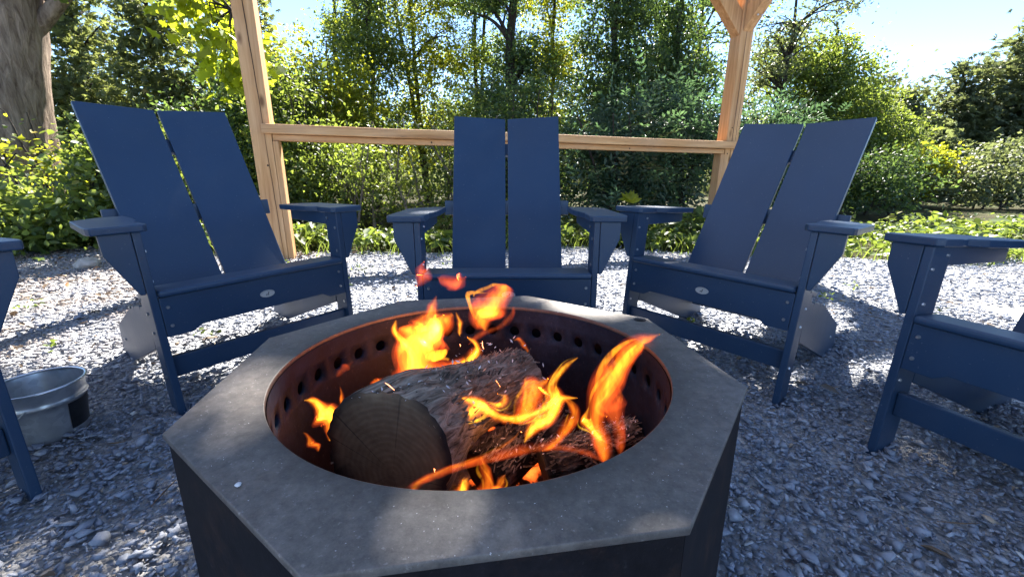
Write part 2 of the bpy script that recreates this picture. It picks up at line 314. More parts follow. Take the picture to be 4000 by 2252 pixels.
def mk_stone():
    m, n, l, b = mat_new('crushed_limestone')
    at = N(n, 'ShaderNodeAttribute', attribute_name='tint'); tc = N(n, 'ShaderNodeTexCoord')
    c = ramp(n, [(0.0, (0.135, 0.148, 0.18)), (0.35, (0.255, 0.275, 0.325)), (0.7, (0.37, 0.385, 0.43)), (0.9, (0.46, 0.45, 0.44)), (0.97, (0.40, 0.31, 0.23)), (1.0, (0.62, 0.61, 0.59))]); l.new(at.outputs['Fac'], c.inputs[0])
    t = N(n, 'ShaderNodeTexNoise', Scale=60.0, Detail=5.0); l.new(tc.outputs['Object'], t.inputs['Vector'])
    mr = N(n, 'ShaderNodeMapRange'); mr.inputs[3].default_value = 0.72; mr.inputs[4].default_value = 1.28; l.new(t.outputs['Fac'], mr.inputs[0])
    mx = N(n, 'ShaderNodeMix', data_type='RGBA', blend_type='MULTIPLY'); mx.inputs['Factor'].default_value = 1.0; l.new(c.outputs[0], mx.inputs['A']); l.new(mr.outputs[0], mx.inputs['B'])
    # earth trodden into the stones towards the trees at the left
    sx = N(n, 'ShaderNodeSeparateXYZ'); l.new(tc.outputs['Object'], sx.inputs[0]); er = N(n, 'ShaderNodeMapRange'); er.inputs[1].default_value = -0.9; er.inputs[2].default_value = -2.4; er.inputs[4].default_value = 0.8; l.new(sx.outputs['X'], er.inputs[0])
    en = N(n, 'ShaderNodeTexNoise', Scale=3.0, Detail=6.0); l.new(tc.outputs['Object'], en.inputs['Vector']); em = N(n, 'ShaderNodeMapRange'); em.inputs[1].default_value = 0.35; em.inputs[2].default_value = 0.6; l.new(en.outputs['Fac'], em.inputs[0])
    ee = N(n, 'ShaderNodeMath', operation='MULTIPLY'); l.new(er.outputs[0], ee.inputs[0]); l.new(em.outputs[0], ee.inputs[1])
    m3 = N(n, 'ShaderNodeMix', data_type='RGBA'); l.new(ee.outputs[0], m3.inputs['Factor']); l.new(mx.outputs['Result'], m3.inputs['A']); m3.inputs['B'].default_value = (0.30, 0.22, 0.15, 1); mx = m3
    l.new(mx.outputs['Result'], b.inputs['Base Color']); b.inputs['Roughness'].default_value = 0.85; b.inputs['Specular IOR Level'].default_value = 0.12
    t2 = N(n, 'ShaderNodeTexNoise', Scale=300.0, Detail=3.0); l.new(tc.outputs['Object'], t2.inputs['Vector']); bump(n, l, t2.outputs['Fac'], 0.4, 0.002, b)
    return m

def grid_sheet(name, xs, ys, zf, mat):
    X, Y = np.meshgrid(xs, ys); Z = zf(X, Y); V = np.stack([X, Y, Z], -1).reshape(-1, 3)
    nx, ny = len(xs), len(ys); i = (np.arange(ny - 1)[:, None] * nx + np.arange(nx - 1)[None]).ravel()
    return np_mesh(name, V, np.stack([i, i + 1, i + nx + 1, i + nx], -1), mat, smooth=True)
def terrain(X, Y):
    r = np.clip((X - 5) / 16, 0, 1) * np.clip((Y - 7) / 10, 0, 1)
    b = np.clip((Y - 9) / 14, 0, 1)
    return -0.03 + 0.05 * np.sin(X * .9) * np.sin(Y * 1.1) * np.clip((Y - 4.2) / 2, 0, 1) + 1.2 * r * r * (3 - 2 * r) + 0.35 * b
_ax = np.concatenate([[-900, -300, -100, -50, -35], np.linspace(-26, 26, 80), [35, 50, 100, 300, 900]])
_ay = np.concatenate([[-900, -200, -60, -20], np.linspace(-8, 30, 70), [40, 60, 120, 300, 900]])
g = grid_sheet('ground', _ax, _ay, lambda X, Y: np.where(Y < 30, terrain(X, Y), 0.3), mk_soil())
tag(g, kind='structure')
# gravel pad with a ragged far edge
_px = np.linspace(-9, 9, 90); _py = np.linspace(-1, 1, 30)
Xp, T = np.meshgrid(_px, (np.linspace(0, 1, 40)))
Yp = -5 + T * (pad_edge(Xp) + 5.12)
Vp = np.stack([Xp, Yp, np.full_like(Xp, -0.012)], -1).reshape(-1, 3)
_i = (np.arange(39)[:, None] * 90 + np.arange(89)[None]).ravel()
gp = np_mesh('gravel_path', Vp, np.stack([_i, _i + 1, _i + 91, _i + 90], -1), mk_gravelbed(), smooth=True)
tag(gp, kind='structure')
PIT = (-0.056, 0.626)

def stone_library(k, seed):
    rng = np.random.default_rng(seed); out = []
    for _ in range(k):
        bm = bmesh.new()
        pts = rng.normal(size=(rng.integers(7, 10), 3)); pts /= np.linalg.norm(pts, axis=1, keepdims=True)
        pts *= np.array([0.5, 0.36, 0.20]) * rng.uniform(.82, 1.15, 3)
        for q in pts: bm.verts.new(q)
        r = bmesh.ops.convex_hull(bm, input=bm.verts)
        bmesh.ops.delete(bm, geom=[e for e in r['geom_interior'] + r['geom_unused'] if isinstance(e, bmesh.types.BMVert)], context='VERTS')
        bmesh.ops.triangulate(bm, faces=bm.faces)
        bm.verts.index_update()
        out.append((np.array([v.co[:] for v in bm.verts]), np.array([[v.index for v in f.verts] for f in bm.faces])))
        bm.free()
    return out
def rot_mats(ax, ay, az):
    cx, sx, cy, sy, cz, sz = np.cos(ax), np.sin(ax), np.cos(ay), np.sin(ay), np.cos(az), np.sin(az)
    R = np.empty((len(ax), 3, 3))
    R[:, 0, 0] = cz * cy; R[:, 0, 1] = cz * sy * sx - sz * cx; R[:, 0, 2] = cz * sy * cx + sz * sx
    R[:, 1, 0] = sz * cy; R[:, 1, 1] = sz * sy * sx + cz * cx; R[:, 1, 2] = sz * sy * cx - cz * sx
    R[:, 2, 0] = -sy; R[:, 2, 1] = cy * sx; R[:, 2, 2] = cy * cx
    return R
def build_gravel():
    rng = np.random.default_rng(11); lib = stone_library(16, 5)
    zones = [(-1.0, 1.3, 1.6, 9800, .0130), (1.3, 2.2, 2.5, 5200, .0158), (2.2, 4.1, 4.6, 2100, .021)]
    P, S = [], []
    for y0, y1, xm, dens, size in zones:
        n = int((y1 - max(y0, .05)) * 2 * xm * dens)
        x = rng.uniform(-xm, xm, n); y = rng.uniform(max(y0, .05), y1, n)
        k = np.abs(x) < 1.28 * y + .35
        k &= y < pad_edge(x) + rng.normal(0, .07, n)
        k &= np.hypot(x - PIT[0], y - PIT[1]) > .355
        P.append(np.stack([x[k], y[k]], 1)); S.append(size * rng.lognormal(-.08, .52, k.sum()))
    P = np.concatenate(P); S = np.clip(np.concatenate(S), .006, .046); n = len(P)
    which = rng.integers(0, len(lib), n)
    R = rot_mats(rng.normal(0, .24, n), rng.normal(0, .24, n), rng.uniform(0, 6.28, n))
    tint = np.clip(rng.beta(4.5, 6.0, n) * .92 + .02, 0, .93)
    w = rng.random(n); tint[w > .982] = .97; tint[w > .996] = 1.0
    z = rng.uniform(-.006, .006, n) + .10 * S
    V, F, Tn, o = [], [], [], 0
    for i, (v, f) in enumerate(lib):
        k = np.where(which == i)[0]
        if not len(k): continue
        q = np.einsum('nij,vj->nvi', R[k], v) * S[k][:, None, None]
        q += np.concatenate([P[k], z[k][:, None]], 1)[:, None]
        V.append(q.reshape(-1, 3)); F.append((f[None] + (np.arange(len(k)) * len(v))[:, None, None] + o).reshape(-1, 3)); Tn.append(np.repeat(tint[k], len(f))); o += len(k) * len(v)
    ob = np_mesh('gravel', np.concatenate(V), np.concatenate(F), mk_stone(), tint=np.concatenate(Tn))
    tag(ob, 'loose grey crushed stone gravel around the fire pit and chairs', 'gravel', kind='stuff')
    return n
build_gravel()

# ------------------------------------------------------------------ timber pergola with bar rail
def build_pergola():
    TH, PW, LEN, RZ = 0.2703, 0.137, 4.1492, 1.012
    root = empty('timber_pergola', (-1.9109, 3.2592, -0.01), (0, 0, TH))
    tag(root, 'cedar timber pergola frame with posts and a bar rail behind the chairs', 'pergola')
    def part(name, lo, hi, along, seed=0, bev=0.006):
        return bm_obj(name, box(lo, hi, bev), M_WOOD[(along, seed)], root)
    H = 2.62
    part('post', (0, 0, 0), (PW, PW, H), 2, 0)
    part('post', (LEN, 0, 0), (LEN + PW, PW, H), 2, 1)
    for u, s in ((0, 1), (LEN, 0)):
        part('post', (u, -4.2, 0), (u + PW, -4.2 + PW, H), 2, s)
    part('header_beam', (-.35, .012, H + .002), (LEN + PW + .35, PW - .012, H + .2), 0, 0)
    for u in (0, LEN):
        part('side_beam', (u + .012, -4.45, H + .203), (u + PW - .012, .45, H + .40), 1, 1)
    # bar top: wide board notched round the posts
    o = [(PW - .052, -.045), (LEN + .095, -.045), (LEN + .095, -.003), (LEN - .003, -.003), (LEN - .003, .17), (PW + .003, .17), (PW + .003, -.003), (PW - .052, -.003)]
    def slope(ob):
        for v in ob.data.vertices: v.co.z -= .037 * v.co.x / LEN + (.004 * math.sin(v.co.x * 2.1))
        return ob
    bm = prism(o, 2, RZ - .066, RZ, .007); bmesh.ops.bisect_plane(bm, geom=bm.verts[:] + bm.edges[:] + bm.faces[:], plane_co=(LEN * .5, 0, 0), plane_no=(1, 0, 0)); bmesh.ops.bisect_plane(bm, geom=bm.verts[:] + bm.edges[:] + bm.faces[:], plane_co=(LEN * .25, 0, 0), plane_no=(1, 0, 0)); bmesh.ops.bisect_plane(bm, geom=bm.verts[:] + bm.edges[:] + bm.faces[:], plane_co=(LEN * .75, 0, 0), plane_no=(1, 0, 0))
    slope(bm_obj('rail_board', bm, M_WOOD[(0, 1)], root))
    bm = box((PW + .003, .006, RZ - .112), (LEN - .003, .095, RZ - .0685), .006)
    for q in (.25, .5, .75): bmesh.ops.bisect_plane(bm, geom=bm.verts[:] + bm.edges[:] + bm.faces[:], plane_co=(LEN * q, 0, 0), plane_no=(1, 0, 0))
    slope(bm_obj('rail_beam', bm, M_WOOD[(0, 0)], root))
    part('rail_support', (PW + .0015, -.002, 0), (PW + .040, .10, RZ - .1165), 2, 1)
    part('rail_support', (LEN - .042, -.002, 0), (LEN - .0015, .10, RZ - .1525), 2, 0)
    def brace_u(u0, d):
        a = [(u0, 1.90), (u0, 2.10), (u0 + d * .52, H), (u0 + d * .72, H)]
        bm_obj('brace', prism([(x, z) for x, z in (a[0], a[1], a[2], a[3])], 1, .018, PW - .018, .005), M_WOOD[(2, 0)], root)
    brace_u(LEN - .0015, -1); brace_u(PW + .0015, 1)
    def brace_n(u0):
        a = [(-.0015, 1.93), (-.0015, 2.13), (-.66, H + .2), (-.86, H + .2)]
        bm_obj('brace', prism(a, 0, u0 + .018, u0 + PW - .018, .005), M_WOOD[(2, 1)], root)
    brace_n(0); brace_n(LEN)
    # drying checks: narrow dark splits wandering down the posts
    def check(u0, z0, z1, drift, w=.0032, seed=1):
        rng = np.random.default_rng(seed); n = 40; z = np.linspace(z0, z1, n)
        u = u0 + drift * np.linspace(0, 1, n) + np.cumsum(rng.normal(0, .0007, n)); ww = w * np.sin(np.linspace(0.15, math.pi - .1, n)) ** .5
        V = np.concatenate([np.stack([u - ww / 2, np.full(n, -.0012), z], 1), np.stack([u + ww / 2, np.full(n, -.0012), z], 1), np.stack([u, np.full(n, .004), z], 1)])
        i = np.arange(n - 1)
        F = np.concatenate([np.stack([i, i + 1, i + n + 1, i + n], 1), np.stack([i + 2 * n, i + 2 * n + 1, i + 1, i], 1), np.stack([i + n, i + n + 1, i + 2 * n + 1, i + 2 * n], 1)])
        np_mesh('drying_check', V, F, M_CHECK, root)
    check(.062, 2.5, .95, .03, .006, 3); check(.09, 1.0, .02, .02, .004, 4); check(LEN + .06, 2.2, .1, .012, .005, 5); check(LEN + .1, 1.4, .6, -.01, .003, 6)
    for u, z in ((.05, .16), (.085, .72), (LEN + .03, .86), (LEN + .045, 1.1), (1.3, RZ - .105), (3.1, RZ - .121)):
        bm = bmesh.new(); bmesh.ops.create_circle(bm, cap_ends=True, segments=10, radius=.007, matrix=Matrix.Translation((u, .0045 if 'x' == 'y' else -.0012, z)) @ Matrix.Rotation(math.pi / 2, 4, 'X'))
        if 1 < u < 4: bmesh.ops.translate(bm, verts=bm.verts, vec=(0, .0062, 0))
        bm_obj('knot', bm, M_CHECK, root)
    # iron bolts on the braces
    for k in (-.022, .022):
        bm = bmesh.new(); bmesh.ops.create_uvsphere(bm, u_segments=8, v_segments=5, radius=.009, matrix=Matrix.Translation((LEN + PW / 2 + k, -.12, 2.03)))
        bm_obj('bolt', bm, M_BOLT, root)
build_pergola()

# ------------------------------------------------------------------ octagonal fire pit
def curve_plate(name, splines, z0, z1, mat, parent):
    cu = bpy.data.curves.new(name, 'CURVE'); cu.dimensions = '2D'; cu.fill_mode = 'BOTH'; cu.extrude = (z1 - z0) / 2; cu.bevel_depth = .0012; cu.bevel_resolution = 1; cu.offset = -.0012
    for pts in splines:
        s = cu.splines.new('POLY'); s.points.add(len(pts) - 1); s.use_cyclic_u = True
        for p, q in zip(s.points, pts): p.co = (q[0], q[1], 0, 1)
    tmp = bpy.data.objects.new(name, cu); COL.objects.link(tmp)
    dg = bpy.context.evaluated_depsgraph_get(); me = bpy.data.meshes.new_from_object(tmp.evaluated_get(dg))
    bpy.data.objects.remove(tmp); bpy.data.curves.remove(cu)
    me.transform(Matrix.Translation((0, 0, (z0 + z1) / 2))); me.materials.clear(); me.materials.append(mat)
    return link(bpy.data.objects.new(name, me), parent)
def build_pit():
    R, HR, Z = 0.4065, 0.303, 0.398
    root = empty('fire_pit', (PIT[0], PIT[1], 0), (-.0261, -.006, 0)); tag(root, 'octagonal dark steel fire pit with a round burning bowl', 'fire pit')
    rot = -0.2385
    oc = [(R * math.cos(rot + k * math.pi / 4), R * math.sin(rot + k * math.pi / 4)) for k in range(8)]
    circ = lambda r, n, cx=0, cy=0: [(cx + r * math.cos(2 * math.pi * i / n), cy + r * math.sin(2 * math.pi * i / n)) for i in range(n)]
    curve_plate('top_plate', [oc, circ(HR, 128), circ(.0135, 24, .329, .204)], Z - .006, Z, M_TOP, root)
    # eight side panels, each folded in at the foot
    for k in range(8):
        a, b = Vector(oc[k]), Vector(oc[(k + 1) % 8]); inw = -(a + b).normalized(); t = (b - a).normalized()
        bm = bmesh.new()
        def q(p, i, z): p = p + inw * i; return bm.verts.new((p.x, p.y, z))
        ins, th = .0035, .004
        a2, b2 = a + t * .002, b - t * .002
        ring = [(ins, Z - .0065), (ins, .012), (ins + .03, 0.0), (ins + .03 + th, .004), (ins + th, .016), (ins + th, Z - .0065)]
        va = [q(a2, i, z) for i, z in ring]; vb = [q(b2, i, z) for i, z in ring]
        for i in range(6): bm.faces.new((va[i], vb[i], vb[(i + 1) % 6], va[(i + 1) % 6]))
        bm.faces.new(va[::-1]); bm.faces.new(vb); bmesh.ops.recalc_face_normals(bm, faces=bm.faces)
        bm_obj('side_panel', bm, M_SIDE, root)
    # bowl liner with a ring of 36 punched air holes
    nh, seg, hr, zc, ht = 36, 16, .0205 / 2 * 1.15, .343 - .003, .026
    V, F = [], []
    def cyl(a, z, r=HR - .0015): return (r * math.cos(a), r * math.sin(a), z)
    da = 2 * math.pi / nh; half = da / 2
    for i in range(nh):
        ac = math.radians(87.7) + i * da; o = len(V)
        inner, outer, back = [], [], []
        for k in range(seg):
            t = 2 * math.pi * k / seg; c, s = math.cos(t), math.sin(t)
            inner.append(cyl(ac + hr * c / HR, zc + hr * s)); back.append(cyl(ac + hr * c / HR, zc + hr * s, HR + .0035))
            m = max(abs(c), abs(s)); outer.append(cyl(ac + half * c / m, zc + ht * s / m))
        V += inner + outer + back
        for k in range(seg):
            j = (k + 1) % seg; F.append((o + k, o + j, o + seg + j, o + seg + k)); F.append((o + 2 * seg + k, o + 2 * seg + j, o + j, o + k))
    ns = 144; o = len(V)
    for z in (Z - .0062, zc + ht):
        V += [cyl(math.radians(87.7) + half * 1 + 2 * math.pi * i / ns, z) for i in range(ns)]
    for z in (zc - ht, .20, .05):
        V += [cyl(math.radians(87.7) + half + 2 * math.pi * i / ns, z) for i in range(ns)]
    for r in (0, 2, 3):
        for i in range(ns):
            j = (i + 1) % ns; F.append((o + r * ns + i, o + r * ns + j, o + (r + 1) * ns + j, o + (r + 1) * ns + i))
    o2 = len(V); V.append((0, 0, .05))
    lin = np_mesh('bowl_liner', np.array(V), np.array(F), M_LINER, root)
    bm = bmesh.new(); bm.from_mesh(lin.data); bmesh.ops.remove_doubles(bm, verts=bm.verts, dist=.0004); bm.normal_update(); bm.to_mesh(lin.data); bm.free()
    # outer shell behind the holes keeps the cavity dark, floor of the bowl
    bm = bmesh.new(); bmesh.ops.create_cone(bm, cap_ends=False, segments=48, radius1=.335, radius2=.335, depth=.36, matrix=Matrix.Translation((0, 0, .20))); bm_obj('outer_shell', bm, M_SIDE, root)
    bm = bmesh.new(); bmesh.ops.create_circle(bm, cap_ends=True, segments=64, radius=.334, matrix=Matrix.Translation((0, 0, .052))); bm_obj('bowl_floor', bm, M_LINER, root)
    # engraved maker's oval at the right of the rim
    bm = bmesh.new()
    bmesh.ops.create_circle(bm, cap_ends=True, segments=32, radius=1, matrix=Matrix.Translation((.325, .104, Z + .0006)) @ Matrix.Rotation(-.9, 4, 'Z') @ Matrix.Diagonal((.017, .009, 1, 1)))
    bm_obj('stamped_oval', bm, simple('worn_bare_steel', (0.24, 0.22, 0.21), .4, .4, var=.4, scale=300), root)
    return root
build_pit()

# ------------------------------------------------------------------ firewood, ash and flames
def mk_logbark():
    m, n, l, b = mat_new('grey_log_bark')
    tc = N(n, 'ShaderNodeTexCoord'); mp = N(n, 'ShaderNodeMapping'); mp.inputs['Scale'].default_value = (38, 38, 6); l.new(tc.outputs['Object'], mp.inputs[0])
    t = N(n, 'ShaderNodeTexNoise', Scale=1.6, Detail=9.0, Roughness=0.7, Distortion=1.0); l.new(mp.outputs[0], t.inputs['Vector'])
    c = ramp(n, [(0.36, (0.03, 0.022, 0.016)), (0.48, (0.19, 0.15, 0.115)), (0.68, (0.45, 0.385, 0.31))]); l.new(t.outputs['Fac'], c.inputs[0])
    # charring: black towards the underside and ends, patchy
    at = N(n, 'ShaderNodeAttribute', attribute_name='char')
    mx = N(n, 'ShaderNodeMix', data_type='RGBA'); l.new(at.outputs['Fac'], mx.inputs['Factor']); l.new(c.outputs[0], mx.inputs['A']); mx.inputs['B'].default_value = (0.008, 0.007, 0.007, 1)
    l.new(mx.outputs['Result'], b.inputs['Base Color']); b.inputs['Roughness'].default_value = .85; b.inputs['Specular IOR Level'].default_value = .2
    bump(n, l, t.outputs['Fac'], 1.0, .012, b)
    return m
def mk_logend():
    m, n, l, b = mat_new('sawn_log_end')
    tc = N(n, 'ShaderNodeTexCoord')
    w = N(n, 'ShaderNodeTexWave', wave_type='RINGS', rings_direction='Z', Scale=34.0, Distortion=3.2, Detail=4.0); w.inputs['Detail Scale'].default_value = 1.2
    mp = N(n, 'ShaderNodeMapping'); mp.inputs['Location'].default_value = (.012, .03, 0); l.new(tc.outputs['Object'], mp.inputs[0]); l.new(mp.outputs[0], w.inputs['Vector'])
    t = N(n, 'ShaderNodeTexNoise', Scale=60.0, Detail=6.0); l.new(tc.outputs['Object'], t.inputs['Vector'])
    c = ramp(n, [(0.0, (0.115, 0.072, 0.038)), (0.5, (0.185, 0.124, 0.070)), (1.0, (0.27, 0.19, 0.112))])
    ad = N(n, 'ShaderNodeMath', operation='MULTIPLY_ADD'); ad.inputs[1].default_value = .17; l.new(w.outputs['Fac'], ad.inputs[0]); l.new(t.outputs['Fac'], ad.inputs[2])
    sb = N(n, 'ShaderNodeMath', operation='SUBTRACT'); sb.inputs[1].default_value = .15; l.new(ad.outputs[0], sb.inputs[0]); l.new(sb.outputs[0], c.inputs[0])
    # radial drying cracks
    gr = N(n, 'ShaderNodeTexGradient', gradient_type='RADIAL'); l.new(mp.outputs[0], gr.inputs['Vector']); gw = N(n, 'ShaderNodeMath', operation='MULTIPLY'); gw.inputs[1].default_value = 70.0; l.new(gr.outputs['Fac'], gw.inputs[0])
    gn = N(n, 'ShaderNodeTexNoise', noise_dimensions='1D', Scale=1.0, Detail=1.0); l.new(gw.outputs[0], gn.inputs['W']); gt = N(n, 'ShaderNodeMapRange'); gt.inputs[1].default_value = .70; gt.inputs[2].default_value = .76; gt.inputs[4].default_value = .6; l.new(gn.outputs['Fac'], gt.inputs[0])
    ck = N(n, 'ShaderNodeMix', data_type='RGBA'); l.new(gt.outputs[0], ck.inputs['Factor']); l.new(c.outputs[0], ck.inputs['A']); ck.inputs['B'].default_value = (0.02, 0.013, 0.008, 1)
    at = N(n, 'ShaderNodeAttribute', attribute_name='char')
    mx = N(n, 'ShaderNodeMix', data_type='RGBA'); l.new(at.outputs['Fac'], mx.inputs['Factor']); l.new(ck.outputs['Result'], mx.inputs['A']); mx.inputs['B'].default_value = (0.008, 0.006, 0.006, 1)
    l.new(mx.outputs['Result'], b.inputs['Base Color']); b.inputs['Roughness'].default_value = .85
    bump(n, l, ad.outputs[0], .5, .002, b)
    return m
M_LOG, M_LOGEND = mk_logbark(), mk_logend()
M_ASHFLAKE = simple('white_ash', (0.62, 0.60, 0.60), 0.95, var=.25, scale=80)
def build_log(name, a, b, r0, r1, label, charm, seed, bend=0.0, bark=True, face=None):
    a, b = Vector(a), Vector(b); L = (b - a).length
    root = empty(name, a); root.rotation_euler = (b - a).to_track_quat('Z', 'Y').to_euler(); tag(root, label, 'firewood', 'logs burning in the pit')
    nr, na = 46, 72; V = np.empty((nr, na, 3)); an = np.linspace(0, 2 * math.pi, na, endpoint=False)
    for i in range(nr):
        s = i / (nr - 1); r = r0 + (r1 - r0) * s
        if bend: r *= 1 + .10 * math.sin(s * 5.5 + 1.0)
        for j, t in enumerate(an):
            d = mnoise.noise((math.cos(t) * 1.3 + seed, math.sin(t) * 1.3, s * 1.5)) * .10
            e = mnoise.fractal((math.cos(t) * 5 + seed, math.sin(t) * 5, s * 4.0), 1.0, 2.2, 3) * .05
            ridge = abs(mnoise.noise((math.cos(t) * 9 + seed, math.sin(t) * 9, s * 3.5))) * .10
            rr = r * (1 + d + e - ridge)
            V[i, j] = (rr * math.cos(t) + bend * math.sin(s * math.pi) * .02, rr * math.sin(t), s * L)
    if face is not None:      # saw cut not square to the axis
        nl = np.array(root.rotation_euler.to_matrix()).T @ np.array(face)
        skew = lambda Q: Q - np.array([0, 0, 1.]) * (np.clip(1 - Q[..., 2:3] / L * 1.6, 0, 1) * (Q[..., 0:1] * nl[0] + Q[..., 1:2] * nl[1]) / nl[2])
        V = skew(V)
    else: skew = lambda Q: Q
    i = np.arange(nr - 1)[:, None] * na; j = np.arange(na)[None]; k = (j + 1) % na
    F = np.stack([i + j, i + k, i + na + k, i + na + j], -1).reshape(-1, 4)
    body = np_mesh('bark', V.reshape(-1, 3), F, M_LOG, root, smooth=True)
    rotm = np.array(root.rotation_euler.to_matrix())
    def setchar(ob, co):
        w = co @ rotm.T; zz = w[:, 2] / r0; s = co[:, 2] / L
        nz = np.array([mnoise.fractal((q[0] * 22 + seed, q[1] * 22, q[2] * 22), 1, 2, 3) for q in co])
        c = np.clip((charm[0] - zz * charm[1] + nz * .9 + charm[2] * np.exp(-s / .07) + charm[2] * np.exp(-(1 - s) / .07)) * 1.3, 0, 1)
        at = ob.data.attributes.new('char', 'FLOAT', 'POINT'); at.data.foreach_set('value', c.astype(np.float32))
    setchar(body, V.reshape(-1, 3))
    for e, (ring, z) in enumerate(((V[0], 0.0), (V[-1], L))):
        cc = ring.mean(0); rings = [cc + (ring - cc) * f for f in (.965, .8, .6, .4, .2)]
        VV = np.concatenate([ring] + rings + [cc[None]]); VV[na:, 2] += -.003 if e == 0 else .003
        FF = []
        for q in range(5):
            o = q * na; FF.append(np.stack([o + j[0], o + na + j[0], o + na + k[0], o + k[0]], -1))
        tri = np.stack([5 * na + j[0], np.full(na, 6 * na), 5 * na + k[0]], -1)
        if e: FF = [f[:, ::-1] for f in FF]; tri = tri[:, ::-1]
        ob = np_mesh('cut_end', VV, [np.concatenate(FF), tri], M_LOGEND, root)
        co = VV; rr = np.linalg.norm(co[:, :2] - cc[:2], axis=1) / r0; w = co @ rotm.T; cz = (cc @ rotm.T)[2]
        nz = np.array([mnoise.fractal((p[0] * 20 + seed, p[1] * 20, 1.0), 1, 2, 3) for p in co])
        c = np.clip((-.42 - (w[:, 2] - cz) / r0 * 1.1 + nz * .7 + np.clip(rr - .84, 0, 1) * 9 + (charm[0] > .5) * 2), 0, 1)
        at = ob.data.attributes.new('char', 'FLOAT', 'POINT'); at.data.foreach_set('value', c.astype(np.float32))
    if bark:   # curling bark strips and ash flakes on the upper surface
        rng = np.random.default_rng(int(seed * 10)); up = rotm.T @ np.array([0, 0, 1.]); a0 = math.atan2(up[1], up[0])
        n = 520; t = a0 + rng.normal(0, .75, n); s = rng.uniform(.0, 1, n); r = (r0 + (r1 - r0) * s) * 1.0
        P = np.stack([r * np.cos(t), r * np.sin(t), s * L], 1); nm = np.stack([np.cos(t), np.sin(t), 0 * t], 1)
        ax = np.array([0, 0, 1.]) + rng.normal(0, .35, (n, 3)); ax /= np.linalg.norm(ax, axis=1, keepdims=True); b2 = np.cross(nm, ax)
        ln = rng.uniform(.006, .022, n)[:, None]; wd = rng.uniform(.001, .003, n)[:, None]
        VV = np.stack([P - ax * ln * .5 - b2 * wd, P - ax * ln * .5 + b2 * wd, P + ax * ln * .5 + b2 * wd * .4 + nm * ln * .28, P + ax * ln * .5 - b2 * wd * .4 + nm * ln * .28], 1).reshape(-1, 3)
        o = tag(np_mesh('bark_shreds', skew(VV), np.arange(4 * n).reshape(-1, 4), M_LOG, root), kind='stuff')
        at = o.data.attributes.new('char', 'FLOAT', 'POINT'); at.data.foreach_set('value', np.repeat(rng.uniform(-.1, .8, n).clip(0, 1), 4).astype(np.float32))
    SKEW[root.name] = skew
    return root
SKEW = {}
def ash_flakes(parent, L, r, n, seed, up, spread, ends):
    rng = np.random.default_rng(seed); a0 = math.atan2(up[1], up[0])
    t = a0 + rng.normal(0, spread, n); s = np.where(rng.random(n) < .5, rng.beta(.4, 5, n), rng.random(n)) if ends else rng.random(n)
    P = np.stack([r * 1.0 * np.cos(t), r * 1.0 * np.sin(t), s * L], 1) + rng.normal(0, .003, (n, 3))
    d = rng.normal(0, 1, (n, 3)); d /= np.linalg.norm(d, axis=1, keepdims=True); e = np.cross(d, rng.normal(0, 1, (n, 3))); e /= np.linalg.norm(e, axis=1, keepdims=True)
    ln = rng.uniform(.0015, .006, n)[:, None]
    V = np.stack([P - d * ln, P + e * ln * .35, P + d * ln, P - e * ln * .35], 1).reshape(-1, 3)
    tag(np_mesh('ash_flakes', SKEW[parent.name](V), np.arange(4 * n).reshape(-1, 4), M_ASHFLAKE, parent), kind='stuff')
def up_local(root): return np.array(root.rotation_euler.to_matrix()).T @ np.array([0, 0, 1.])
lg = build_log('firewood_log', (-.188, .548, .284), (.018, .835, .262), .096, .064, 'thick grey barked log with a pale sawn round end facing forward', (-.45, .55, 1.0), 1.3, 1.0, face=(-.30, -.95, .10))
ash_flakes(lg, .35, .094, 150, 3, up_local(lg), .6, True)
l2 = build_log('firewood_log', (-.055, .520, .150), (.185, .575, .175), .048, .044, 'charred black split log lying at the front right of the bowl', (1.0, .3, .5), 4.2)
ash_flakes(l2, .24, .047, 110, 4, up_local(l2), .6, False)
l3 = build_log('firewood_log', (.06, .645, .185), (.235, .690, .215), .040, .036, 'short charred log end against the right side of the bowl', (1.0, .3, .5), 7.7)
ash_flakes(l3, .18, .040, 80, 5, up_local(l3), .6, False)
l4 = build_log('firewood_log', (-.05, .65, .16), (.10, .80, .19), .05, .045, 'glowing charred log beneath and right of the thick grey log', (.9, .3, .5), 9.1)
ash_flakes(l4, .21, .05, 90, 6, up_local(l4), .6, False)

def mk_ashbed():
    m, n, l, b = mat_new('ash_and_embers')
    tc = N(n, 'ShaderNodeTexCoord'); t = N(n, 'ShaderNodeTexNoise', Scale=26.0, Detail=8.0, Roughness=.7); l.new(tc.outputs['Object'], t.inputs['Vector'])
    c = ramp(n, [(0.35, (0.015, 0.013, 0.013)), (0.55, (0.12, 0.11, 0.11)), (0.75, (0.42, 0.40, 0.40))]); l.new(t.outputs['Fac'], c.inputs[0]); l.new(c.outputs[0], b.inputs['Base Color']); b.inputs['Roughness'].default_value = .95
    e = N(n, 'ShaderNodeTexNoise', Scale=17.0, Detail=5.0); l.new(tc.outputs['Object'], e.inputs['Vector'])
    er = N(n, 'ShaderNodeMapRange'); er.inputs[1].default_value = .55; er.inputs[2].default_value = .72; er.inputs[4].default_value = .8; l.new(e.outputs['Fac'], er.inputs[0])
    b.inputs['Emission Color'].default_value = (1, .12, .015, 1); l.new(er.outputs[0], b.inputs['Emission Strength'])
    bump(n, l, t.outputs['Fac'], 1.0, .02, b); return m
_r = np.linspace(0.0, .298, 14); _a = np.linspace(0, 2 * math.pi, 60, endpoint=False)
RR, AA = np.meshgrid(_r, _a, indexing='ij'); XX, YY = RR * np.cos(AA), RR * np.sin(AA)
